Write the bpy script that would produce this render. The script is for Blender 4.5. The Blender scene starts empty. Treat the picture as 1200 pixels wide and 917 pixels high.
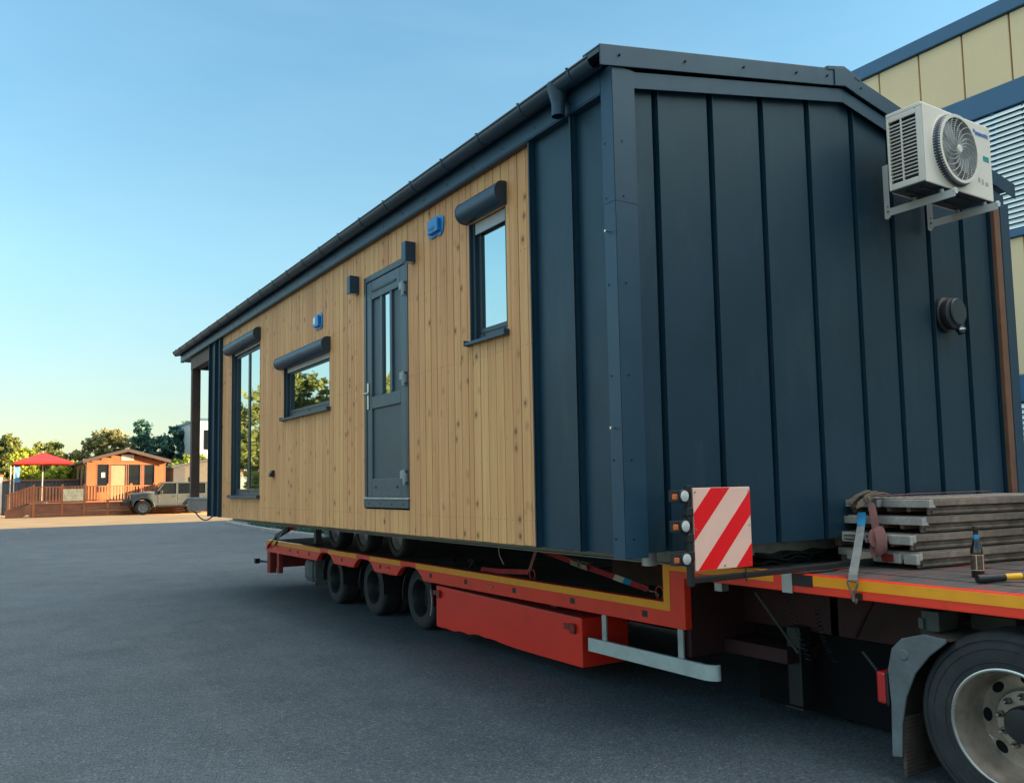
import bpy, bmesh, math, random
import numpy as np
from mathutils import Vector, Matrix
R = math.radians
random.seed(7)
rng = np.random.default_rng(11)
sc = bpy.context.scene
col = sc.collection

# ------------------------------------------------------------------ camera
CAM = (-3.2142, -3.8016, 1.65)
def setup_camera():
    yaw, pitch, roll = 0.571, 0.0821, -0.0186
    fw = Vector((math.sin(yaw)*math.cos(pitch), math.cos(yaw)*math.cos(pitch), math.sin(pitch)))
    r = Vector((math.cos(yaw), -math.sin(yaw), 0)); u = r.cross(fw)
    c, s = math.cos(roll), math.sin(roll)
    r2 = c*r + s*u; u2 = -s*r + c*u
    m = Matrix((r2, u2, -fw)).transposed().to_4x4(); m.translation = CAM
    cam = bpy.data.cameras.new('camera'); o = bpy.data.objects.new('camera', cam); col.objects.link(o)
    o.matrix_world = m
    cam.sensor_width = 36; cam.sensor_fit = 'HORIZONTAL'; cam.lens = 980.23/1200*36
    cam.shift_x = -0.0005; cam.shift_y = 28.0/1200
    cam.clip_start = 0.05; cam.clip_end = 3000
    sc.camera = o
setup_camera()

# ------------------------------------------------------------------ sky, sun, exposure
SUN_EL, SUN_AZ = 14.0, 124.0
w = bpy.data.worlds.new('World'); sc.world = w; w.use_nodes = True
nt = w.node_tree
sky = nt.nodes.new('ShaderNodeTexSky'); sky.sky_type = 'NISHITA'; sky.sun_disc = False
sky.sun_elevation = R(SUN_EL); sky.sun_rotation = R(SUN_AZ); sky.altitude = 100
sky.air_density = 1.0; sky.dust_density = 1.0; sky.ozone_density = 1.0
# sky evened out towards the horizon; unseen overhead boosted and warmed to fill shade
tcw = nt.nodes.new('ShaderNodeTexCoord'); sep = nt.nodes.new('ShaderNodeSeparateXYZ'); nt.links.new(tcw.outputs['Generated'], sep.inputs[0])
rmp = nt.nodes.new('ShaderNodeValToRGB'); nt.links.new(sep.outputs[2], rmp.inputs[0])
els = rmp.color_ramp.elements
while len(els) < 6: els.new(.5)
for e_, (p_, c_) in zip(els, ((0.0, (.122, .117, .114)), (.09, (.120, .124, .116)), (.25, (.136, .172, .162)), (.56, (.128, .196, .200)), (.70, (1.0, .74, .50)), (1.0, (2.35, 1.50, .90)))):
    e_.position = p_; e_.color = (*c_, 1)
mulw = nt.nodes.new('ShaderNodeMix'); mulw.data_type = 'RGBA'; mulw.blend_type = 'MULTIPLY'; mulw.inputs[0].default_value = 1
nt.links.new(sky.outputs[0], mulw.inputs[6]); nt.links.new(rmp.outputs[0], mulw.inputs[7])
sclw = nt.nodes.new('ShaderNodeVectorMath'); sclw.operation = 'SCALE'; sclw.inputs['Scale'].default_value = 2.4
mpw = nt.nodes.new('ShaderNodeMapping'); mpw.inputs['Scale'].default_value = (1.0, 1.6, 4.5); mpw.inputs['Rotation'].default_value = (.25, .1, .5); nt.links.new(tcw.outputs['Generated'], mpw.inputs[0])
nsw = nt.nodes.new('ShaderNodeTexNoise'); nsw.inputs['Scale'].default_value = 1.7; nsw.inputs['Detail'].default_value = 6; nsw.inputs['Roughness'].default_value = .58; nsw.inputs['Distortion'].default_value = .5; nt.links.new(mpw.outputs[0], nsw.inputs['Vector'])
mrw = nt.nodes.new('ShaderNodeMapRange'); mrw.inputs['From Min'].default_value = .42; mrw.inputs['From Max'].default_value = .78; mrw.inputs['To Max'].default_value = .035; nt.links.new(nsw.outputs[0], mrw.inputs[0])
cld = nt.nodes.new('ShaderNodeMix'); cld.data_type = 'RGBA'; cld.inputs[7].default_value = (1.05, 1.12, 1.12, 1); nt.links.new(mrw.outputs[0], cld.inputs[0]); nt.links.new(mulw.outputs[2], cld.inputs[6])
nt.links.new(cld.outputs[2], sclw.inputs[0]); nt.links.new(sclw.outputs[0], nt.nodes['Background'].inputs[0])
nt.nodes['Background'].inputs[1].default_value = 0.15
sun = bpy.data.lights.new('sun', 'SUN'); sun.energy = 4.6; sun.angle = R(0.5); sun.color = (1.0, 0.68, 0.36)
so = bpy.data.objects.new('sun', sun); col.objects.link(so)
d = Vector((math.sin(R(SUN_AZ))*math.cos(R(SUN_EL)), math.cos(R(SUN_AZ))*math.cos(R(SUN_EL)), math.sin(R(SUN_EL))))
so.rotation_euler = d.to_track_quat('Z', 'Y').to_euler()
sc.view_settings.view_transform = 'Standard'
sc.view_settings.look = 'None'
sc.view_settings.gamma = 1
sc.view_settings.exposure = 2.3

# ------------------------------------------------------------------ materials
class NT:
    def __init__(s, name):
        s.m = bpy.data.materials.new(name); s.m.use_nodes = True
        s.t = s.m.node_tree; s.b = s.t.nodes['Principled BSDF']; s.out = s.t.nodes['Material Output']
    def n(s, typ, **kw):
        x = s.t.nodes.new(typ)
        for k, v in kw.items():
            if k.startswith('i_'): x.inputs[k[2:].replace('_', ' ')].default_value = v
            else: setattr(x, k, v)
        return x
    def l(s, a, b): s.t.links.new(a, b)
    def coord(s, scale=(1, 1, 1)):
        tc = s.n('ShaderNodeTexCoord'); mp = s.n('ShaderNodeMapping'); mp.inputs['Scale'].default_value = scale
        s.l(tc.outputs['Object'], mp.inputs[0]); return mp.outputs[0]
    def noise(s, vec, scale, detail=4, rough=.55, dist=0):
        x = s.n('ShaderNodeTexNoise'); x.inputs['Scale'].default_value = scale; x.inputs['Detail'].default_value = detail
        x.inputs['Roughness'].default_value = rough; x.inputs['Distortion'].default_value = dist
        s.l(vec, x.inputs['Vector']); return x.outputs[0]
    def ramp(s, fac, stops):
        x = s.n('ShaderNodeValToRGB'); e = x.color_ramp.elements
        while len(e) < len(stops): e.new(.5)
        for i, (p, c) in enumerate(stops):
            e[i].position = p; e[i].color = (*c, 1) if len(c) == 3 else c
        s.l(fac, x.inputs[0]); return x.outputs[0]
    def mix(s, fac, a, b, mode='MIX'):
        x = s.n('ShaderNodeMix', data_type='RGBA', blend_type=mode)
        for sock, v in ((x.inputs[0], fac), (x.inputs[6], a), (x.inputs[7], b)):
            if hasattr(v, 'links'): s.l(v, sock)
            elif isinstance(v, tuple): sock.default_value = (*v, 1)
            else: sock.default_value = v
        return x.outputs[2]
    def math(s, op, a, b=0.0):
        x = s.n('ShaderNodeMath', operation=op)
        for sock, v in ((x.inputs[0], a), (x.inputs[1], b)):
            if hasattr(v, 'links'): s.l(v, sock)
            else: sock.default_value = v
        return x.outputs[0]
    def bump(s, h, strength=.2, dist=.01):
        x = s.n('ShaderNodeBump'); x.inputs['Strength'].default_value = strength; x.inputs['Distance'].default_value = dist
        s.l(h, x.inputs['Height']); s.l(x.outputs[0], s.b.inputs['Normal'])

def paint(name, c, rough=.5, metal=0, var=.12, scale=3.0, dirt=0.0, spec=.5, coat=0, bump=0, dirtc=(.05, .045, .04)):
    k = NT(name); v = k.coord()
    n1 = k.noise(v, scale, 5)
    lo = tuple(x*(1-var) for x in c); hi = tuple(min(1, x*(1+var)) for x in c)
    cc = k.ramp(n1, [(.3, lo), (.7, hi)])
    if dirt:
        n2 = k.noise(v, scale*2.3, 8, .65)
        f = k.ramp(n2, [(.62-dirt*.4, (0, 0, 0)), (.8-dirt*.2, (1, 1, 1))])
        f2 = k.math('MULTIPLY', f, .55*min(1, dirt*2))
        cc = k.mix(f2, cc, dirtc)
    k.l(cc, k.b.inputs['Base Color'])
    n3 = k.noise(v, scale*4, 3)
    mr = k.n('ShaderNodeMapRange'); mr.inputs['To Min'].default_value = max(.02, rough-.08); mr.inputs['To Max'].default_value = min(1, rough+.1)
    k.l(n3, mr.inputs[0]); k.l(mr.outputs[0], k.b.inputs['Roughness'])
    k.b.inputs['Metallic'].default_value = metal; k.b.inputs['Specular IOR Level'].default_value = spec
    k.b.inputs['Coat Weight'].default_value = coat
    if bump: k.bump(k.noise(v, scale*14, 4), bump, .004)
    return k.m

M = {}
def make_materials():
    # asphalt
    k = NT('asphalt'); v = k.coord()
    big = k.noise(v, .16, 6, .62, .4); mid = k.noise(v, 1.3, 6, .65); fine = k.noise(v, 95, 3, .75); grit = k.noise(v, 48, 2, .6)
    c = k.ramp(big, [(.28, (.040, .056, .070)), (.72, (.108, .134, .154))])
    c = k.mix(.5, c, k.ramp(mid, [(.3, (.046, .060, .070)), (.7, (.102, .120, .132))]))
    c = k.mix(.9, c, k.ramp(fine, [(.28, (.05, .05, .05)), (.5, (.5, .5, .5)), (.70, (1, 1, 1))]), 'OVERLAY')
    sp = k.ramp(grit, [(.60, (0, 0, 0)), (.70, (1, 1, 1))])
    c = k.mix(k.math('MULTIPLY', sp, .42), c, (.30, .31, .31))
    dk = k.ramp(grit, [(.30, (1, 1, 1)), (.40, (0, 0, 0))])
    c = k.mix(k.math('MULTIPLY', dk, .7), c, (.02, .022, .025))
    st = k.ramp(k.noise(v, .45, 7, .7, .8), [(.57, (0, 0, 0)), (.70, (1, 1, 1))])
    c = k.mix(k.math('MULTIPLY', st, .38), c, (.035, .038, .042))
    ty = k.ramp(k.noise(k.coord((1.5, .035, 1)), 1.0, 5, .6, .3), [(.60, (0, 0, 0)), (.66, (1, 1, 1)), (.72, (0, 0, 0))])
    c = k.mix(k.math('MULTIPLY', ty, .16), c, (.13, .135, .14))
    k.l(c, k.b.inputs['Base Color']); k.b.inputs['Roughness'].default_value = .85; k.b.inputs['Specular IOR Level'].default_value = .35
    k.bump(k.math('ADD', fine, grit), .7, .008); M['asphalt'] = k.m
    # yard past the shadow edge: warm sunlight put into its tan colour
    k = NT('sunlit_tan'); v = k.coord()
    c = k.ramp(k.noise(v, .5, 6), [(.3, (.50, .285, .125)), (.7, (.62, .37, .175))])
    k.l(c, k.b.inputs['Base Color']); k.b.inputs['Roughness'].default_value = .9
    k.bump(k.noise(v, 40, 3), .3, .01); M['sunlit_yard'] = k.m
    k = NT('dry_ground'); v = k.coord()
    c = k.ramp(k.noise(v, .3, 7), [(.3, (.06, .075, .03)), (.7, (.12, .12, .06))])
    k.l(c, k.b.inputs['Base Color']); k.b.inputs['Roughness'].default_value = 1; M['dryground'] = k.m
    # pine cladding with grain and knots, offset per board
    k = NT('pine_cladding'); tc = k.n('ShaderNodeTexCoord'); at = k.n('ShaderNodeAttribute', attribute_name='rnd')
    cb = k.n('ShaderNodeCombineXYZ'); k.l(k.math('MULTIPLY', at.outputs['Fac'], 37.0), cb.inputs[0]); k.l(k.math('MULTIPLY', at.outputs['Fac'], 91.0), cb.inputs[2])
    ad = k.n('ShaderNodeVectorMath', operation='ADD'); k.l(tc.outputs['Object'], ad.inputs[0]); k.l(cb.outputs[0], ad.inputs[1])
    def mp(s):
        m_ = k.n('ShaderNodeMapping'); m_.inputs['Scale'].default_value = s; k.l(ad.outputs[0], m_.inputs[0]); return m_.outputs[0]
    g1 = k.noise(mp((1, 60, 1.6)), 1.0, 6, .6, .8); g2 = k.noise(mp((1, 14, .5)), 1.0, 3, .5, 1.0)
    c = k.ramp(g1, [(.28, (.47, .212, .078)), (.5, (.65, .318, .124)), (.75, (.76, .402, .175))])
    c = k.mix(.45, c, k.ramp(g2, [(.3, (.55, .258, .096)), (.7, (.77, .418, .185))]))
    tone = k.ramp(at.outputs['Fac'], [(0, (.43, .43, .435)), (.5, (.5, .5, .5)), (1, (.57, .565, .555))])
    c = k.mix(.8, c, tone, 'OVERLAY')
    vo = k.n('ShaderNodeTexVoronoi'); vo.inputs['Scale'].default_value = 1.0; k.l(mp((1, 9.5, 7.5)), vo.inputs['Vector'])
    wob = k.math('ADD', vo.outputs['Distance'], k.math('MULTIPLY', k.noise(mp((1, 30, 22)), 1.0, 3), .10))
    kn = k.ramp(wob, [(.14, (1, 1, 1)), (.23, (0, 0, 0))]); halo = k.ramp(wob, [(.16, (1, 1, 1)), (.44, (0, 0, 0))])
    sel = k.math('GREATER_THAN', k.n('ShaderNodeSeparateColor').outputs[0], .62)
    sc_ = [x for x in k.t.nodes if x.bl_idname == 'ShaderNodeSeparateColor'][0]; k.l(vo.outputs['Color'], sc_.inputs[0])
    c = k.mix(k.math('MULTIPLY', k.math('MULTIPLY', halo, sel), .65), c, (.36, .175, .065))
    c = k.mix(k.math('MULTIPLY', k.math('MULTIPLY', kn, sel), .85), c, (.15, .07, .03))
    w1 = k.ramp(k.noise(k.coord((1, .9, .35)), 1.0, 5), [(.35, (.45, .45, .46)), (.65, (.54, .54, .53))])
    c = k.mix(.8, c, w1, 'OVERLAY')
    k.l(c, k.b.inputs['Base Color']); k.b.inputs['Roughness'].default_value = .62; k.b.inputs['Specular IOR Level'].default_value = .3
    k.bump(g1, .25, .003); M['pine'] = k.m
    # anthracite sheet metal
    k = NT('anthracite_sheet'); v = k.coord()
    c = k.ramp(k.noise(v, 1.4, 4), [(.3, (.005, .030, .050)), (.7, (.009, .039, .064))])
    sm = k.ramp(k.noise(k.coord((3, 3, .7)), 2.0, 7, .65), [(.55, (0, 0, 0)), (.75, (1, 1, 1))])
    c = k.mix(k.math('MULTIPLY', sm, .17), c, (.10, .115, .12))
    k.l(c, k.b.inputs['Base Color'])
    r_ = k.n('ShaderNodeMapRange'); r_.inputs['To Min'].default_value = .36; r_.inputs['To Max'].default_value = .5
    k.l(k.noise(v, 5, 4), r_.inputs[0]); k.l(r_.outputs[0], k.b.inputs['Roughness'])
    k.b.inputs['Specular IOR Level'].default_value = .38
    h = k.math('ADD', k.noise(k.coord((1.6, 1.6, .55)), 1.5, 2), k.math('MULTIPLY', k.noise(v, 160, 2), .012))
    k.bump(h, .45, .02); M['sheet'] = k.m
    M['trim'] = paint('anthracite_trim', (.010, .046, .082), .42, var=.1, scale=2.0, bump=.05)
    M['pvc'] = paint('anthracite_pvc', (.018, .038, .054), .38, var=.08, scale=4)
    M['gutter'] = paint('gutter_pvc', (.020, .048, .075), .35, var=.1, scale=3)
    M['roof'] = paint('roof_sheet', (.03, .04, .048), .45, var=.1)
    M['doorgrey'] = paint('door_grey', (.044, .076, .098), .42, var=.07, scale=2)
    M['doorpanel'] = paint('door_panel_grey', (.036, .063, .082), .45, var=.07, scale=2)
    M['black'] = paint('black_plastic', (.012, .013, .015), .45, var=.2, scale=6)
    M['dark'] = paint('shade_black', (.006, .006, .007), .9, spec=.2)  # near black, standing in for shade in gaps, holes and under the neck
    M['rubber'] = paint('tyre_rubber', (.022, .024, .027), .78, var=.25, scale=5, dirt=.35, dirtc=(.06, .058, .055), bump=.25)
    M['brown'] = paint('stained_beam', (.105, .062, .045), .65, var=.2, scale=4, bump=.2)
    M['batten'] = paint('brown_batten', (.19, .085, .045), .6, var=.22, scale=5, bump=.2)
    M['slab'] = paint('porch_boards', (.17, .13, .115), .7, var=.2, scale=5, bump=.2)
    M['chassis'] = paint('chassis_primer', (.30, .33, .32), .5, var=.15, scale=4, dirt=.3)
    M['steel'] = paint('stainless', (.62, .62, .6), .28, metal=1, var=.08)
    M['hinge'] = paint('hinge_grey', (.26, .29, .30), .45, metal=.2, var=.1)
    M['galv'] = paint('galvanised', (.42, .44, .45), .48, metal=.6, var=.2, scale=8, dirt=.2)
    M['alu'] = paint('weathered_aluminium', (.38, .33, .28), .5, metal=.55, var=.3, scale=6, dirt=.6, dirtc=(.09, .075, .06), bump=.3)
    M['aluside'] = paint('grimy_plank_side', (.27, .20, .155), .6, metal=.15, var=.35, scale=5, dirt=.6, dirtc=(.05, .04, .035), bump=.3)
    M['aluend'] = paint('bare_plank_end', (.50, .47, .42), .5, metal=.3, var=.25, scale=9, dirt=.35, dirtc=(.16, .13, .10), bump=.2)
    M['alurail'] = paint('guard_aluminium', (.55, .60, .58), .5, metal=.35, var=.1, scale=7, dirt=.18, dirtc=(.2, .17, .13))
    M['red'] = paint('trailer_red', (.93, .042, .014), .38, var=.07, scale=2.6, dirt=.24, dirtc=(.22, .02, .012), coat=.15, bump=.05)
    M['redbox'] = paint('toolbox_red', (.93, .036, .018), .38, var=.07, scale=1.7, dirt=.15, dirtc=(.3, .02, .015), coat=.15, bump=.08)
    M['redshade'] = paint('shaded_red_underside', (.040, .005, .005), .7, var=.4, scale=3, dirt=.55, dirtc=(.012, .011, .011))  # red taken near black to stand in for shade under the trailer
    M['redold'] = paint('worn_red', (.33, .03, .02), .6, var=.3, scale=3, dirt=.5, dirtc=(.03, .026, .025))
    M['orange'] = paint('reflective_tape', (1.0, .36, .010), .42, var=.08, scale=7, dirt=.14, dirtc=(.4, .16, .03))
    M['deckwood'] = paint('dirty_deck', (.045, .038, .034), .8, var=.35, scale=5, dirt=.4, dirtc=(.02, .018, .017), bump=.4)
    k = NT('gooseneck_planks'); v = k.coord((1, 1, 1))
    c = k.ramp(k.noise(k.coord((1, 7, 1)), 2.2, 6, .65), [(.34, (.05, .046, .043)), (.54, (.105, .092, .085)), (.60, (.24, .045, .035)), (.72, (.36, .035, .028))])
    k.l(c, k.b.inputs['Base Color']); k.b.inputs['Roughness'].default_value = .75
    k.bump(k.noise(v, 60, 3), .3, .004); M['gnplank'] = k.m
    M['strapred'] = paint('red_webbing', (.42, .035, .045), .85, var=.2, scale=14, dirt=.15, bump=.3)
    M['strapold'] = paint('faded_red_webbing', (.26, .11, .10), .9, var=.25, scale=10, dirt=.2, bump=.3)
    M['strapgrey'] = paint('grey_webbing', (.20, .21, .20), .9, var=.2, scale=12, bump=.3)
    M['blue'] = paint('blue_film', (.012, .22, .55), .35, var=.25, scale=18, bump=.5)
    M['bluetag'] = paint('blue_tag', (.02, .28, .55), .5)
    M['beige'] = paint('beige_tag', (.62, .52, .40), .7)
    M['rustysteel'] = paint('rusty_steel', (.20, .15, .11), .6, metal=.3, var=.35, scale=20, dirt=.3)
    M['white'] = paint('ac_white', (.86, .77, .65), .42, var=.04, scale=2, dirt=.1, dirtc=(.5, .44, .36))
    M['guard'] = paint('fan_guard_grey', (.50, .49, .46), .5)
    M['acgrille'] = paint('ac_grille_grey', (.42, .42, .42), .45)
    M['acdark'] = paint('ac_coil', (.045, .06, .075), .5, metal=.4, var=.3, scale=30)
    M['bracket'] = paint('bracket_cream', (.66, .65, .61), .5, var=.05)
    M['markred'] = paint('marker_red', (.96, .006, .012), .35, var=.03)
    M['markwhite'] = paint('marker_white', (.98, .58, .46), .35, var=.05, scale=6)
    M['lens'] = paint('white_lens', (.55, .55, .53), .15, coat=.6)
    M['amber'] = paint('amber_lens', (.62, .13, .03), .2, coat=.6)
    M['redlens'] = paint('red_lens', (.50, .02, .02), .18, coat=.8, dirt=.15)
    M['rim'] = paint('truck_rim', (.40, .33, .27), .42, metal=.6, var=.2, scale=7, dirt=.4, dirtc=(.17, .12, .085))
    M['rimdark'] = paint('dark_rim', (.016, .018, .02), .5, var=.25, scale=9, dirt=.3)
    M['rimgrey'] = paint('house_rim', (.28, .29, .30), .45, metal=.3, var=.2, scale=9)
    M['mudgrey'] = paint('mudguard_grey', (.115, .135, .145), .6, var=.2, scale=6, dirt=.45, dirtc=(.07, .07, .065))
    M['flap'] = paint('muddy_flap', (.07, .05, .038), .85, var=.35, scale=9, bump=.5)
    M['frame'] = paint('truck_frame', (.05, .06, .05), .65, var=.35, scale=8, dirt=.5, dirtc=(.03, .028, .025))
    M['bottle'] = paint('bottle_glass', (.018, .010, .008), .06, spec=.6, coat=.6)
    M['label'] = paint('bottle_label', (.10, .06, .045), .5, var=.5, scale=60)
    M['gold'] = paint('label_gold', (.70, .52, .33), .4)
    M['yellow'] = paint('tool_yellow', (.85, .42, .01), .4)
    M['toolgrey'] = paint('tool_grey', (.10, .09, .09), .6)
    # glazing: coated double glazing, partly mirror-like
    k = NT('coated_glass'); k.b.inputs['Base Color'].default_value = (.012, .02, .024, 1); k.b.inputs['Roughness'].default_value = .015
    gl = k.n('ShaderNodeBsdfGlossy'); gl.inputs['Roughness'].default_value = .012; gl.inputs['Color'].default_value = (.74, .85, .85, 1)
    fr = k.n('ShaderNodeLayerWeight'); fr.inputs['Blend'].default_value = .55
    f = k.math('MULTIPLY', k.math('ADD', fr.outputs['Fresnel'], .5), .9)
    mx = k.n('ShaderNodeMixShader'); k.l(f, mx.inputs[0]); k.l(k.b.outputs[0], mx.inputs[1]); k.l(gl.outputs[0], mx.inputs[2]); k.l(mx.outputs[0], k.out.inputs[0])
    bp = k.n('ShaderNodeBump'); bp.inputs['Strength'].default_value = .035; bp.inputs['Distance'].default_value = .02
    k.l(k.noise(k.coord(), 1.6, 2), bp.inputs['Height']); k.l(bp.outputs[0], gl.inputs['Normal']); M['glass'] = k.m
    M['carglass'] = paint('car_glass', (.008, .012, .016), .05, spec=.8, coat=.5)
    # warehouse
    M['cream'] = paint('cream_panel', (.80, .59, .33), .5, var=.06, scale=.9, dirt=.08, dirtc=(.5, .36, .2), bump=.05)
    M['whblue'] = paint('blue_flashing', (.04, .12, .22), .45, var=.06)
    M['slat'] = paint('blind_slat', (.78, .86, .86), .4, metal=.0, var=.04)
    M['slatgap'] = paint('dark_gap', (.03, .035, .04), .5)
    # cabin and deck
    M['lodge'] = paint('orange_clapboard', (.33, .105, .038), .6, var=.12, scale=2, bump=.1)
    M['lodgetrim'] = paint('brown_trim', (.17, .085, .06), .6, var=.15)
    M['barge'] = paint('barge_brown', (.055, .038, .036), .7, var=.15)
    M['lodgeroof'] = paint('roof_brown', (.085, .066, .062), .8, var=.2, scale=3)
    M['decking'] = paint('deck_timber', (.36, .118, .045), .65, var=.25, scale=3, bump=.2)
    M['skirt'] = paint('deck_skirt', (.22, .085, .045), .7, var=.25, scale=3, bump=.2)
    M['blindtan'] = paint('tan_blind', (.30, .225, .145), .8)
    M['sign'] = paint('pale_sign', (.55, .52, .44), .6, var=.12, scale=5)
    M['map'] = paint('faded_map', (.62, .54, .36), .6, var=.25, scale=5)
    M['canvasred'] = paint('red_canvas', (.50, .012, .016), .75, var=.08)
    M['pole'] = paint('pale_pole', (.5, .48, .42), .5)
    M['fencegrey'] = paint('dark_fence', (.045, .055, .075), .7, var=.2)
    M['fencecap'] = paint('fence_cap', (.16, .085, .075), .7)
    M['flagblue'] = paint('flag_blue', (.08, .22, .5), .7)
    M['offwhite'] = paint('container_white', (.7, .66, .56), .6, var=.06)
    M['shed'] = paint('shed_grey', (.10, .098, .09), .7, var=.12)
    M['sheddark'] = paint('shed_dark', (.055, .065, .08), .6)
    M['office'] = paint('office_white', (.40, .46, .48), .5, var=.05)
    M['teal'] = paint('teal_sign', (.02, .30, .28), .5)
    M['pinkwall'] = paint('pink_render', (.6, .36, .28), .8)
    M['jeep'] = paint('greige_paint', (.058, .072, .080), .35, var=.06, coat=.4)
    M['jeephood'] = paint('hood_paint', (.11, .115, .12), .35, var=.06, coat=.4)
    M['bark'] = paint('bark', (.07, .05, .035), .9, var=.3, scale=6, bump=.4)
    M['kerb'] = paint('kerb_concrete', (.26, .26, .25), .85, var=.15, scale=3, bump=.3)
    def leaf(name, stops):
        k = NT(name); at = k.n('ShaderNodeAttribute', attribute_name='rnd')
        c = k.ramp(at.outputs['Fac'], stops); k.l(c, k.b.inputs['Base Color']); k.b.inputs['Roughness'].default_value = .6
        k.b.inputs['Specular IOR Level'].default_value = .25
        tr = k.n('ShaderNodeBsdfTranslucent'); k.l(c, tr.inputs['Color'])
        mx = k.n('ShaderNodeMixShader'); mx.inputs[0].default_value = .3
        k.l(k.b.outputs[0], mx.inputs[1]); k.l(tr.outputs[0], mx.inputs[2]); k.l(mx.outputs[0], k.out.inputs[0]); M[name] = k.m
    leaf('leafolive', [(0, (0.094, 0.131, 0.044)), (.5, (0.175, 0.213, 0.062)), (1, (0.275, 0.300, 0.094))])
    leaf('leafpale', [(0, (0.172, 0.196, 0.081)), (.5, (0.265, 0.265, 0.115)), (1, (0.368, 0.345, 0.161))])
    leaf('leafdeep', [(0, (0.026, 0.091, 0.078)), (.5, (0.052, 0.143, 0.117)), (1, (0.091, 0.208, 0.143))])
    leaf('leaflime', [(0, (0.165, 0.231, 0.033)), (.5, (0.286, 0.352, 0.044)), (1, (0.440, 0.484, 0.077))])
make_materials()

# ------------------------------------------------------------------ builders
LOC = {}
def wloc(o):
    v = Vector((0, 0, 0))
    while o is not None:
        v += Vector(o.location); o = o.parent
    return v
def tag(o, label=None, cat=None, group=None, kind=None):
    if label: o['label'] = label
    if cat: o['category'] = cat
    if group: o['group'] = group
    if kind: o['kind'] = kind
    return o
def empty(name, loc, label, cat, group=None):
    o = bpy.data.objects.new(name, None); col.objects.link(o); o.location = loc; o.empty_display_size = .2
    return tag(o, label, cat, group)

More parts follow.
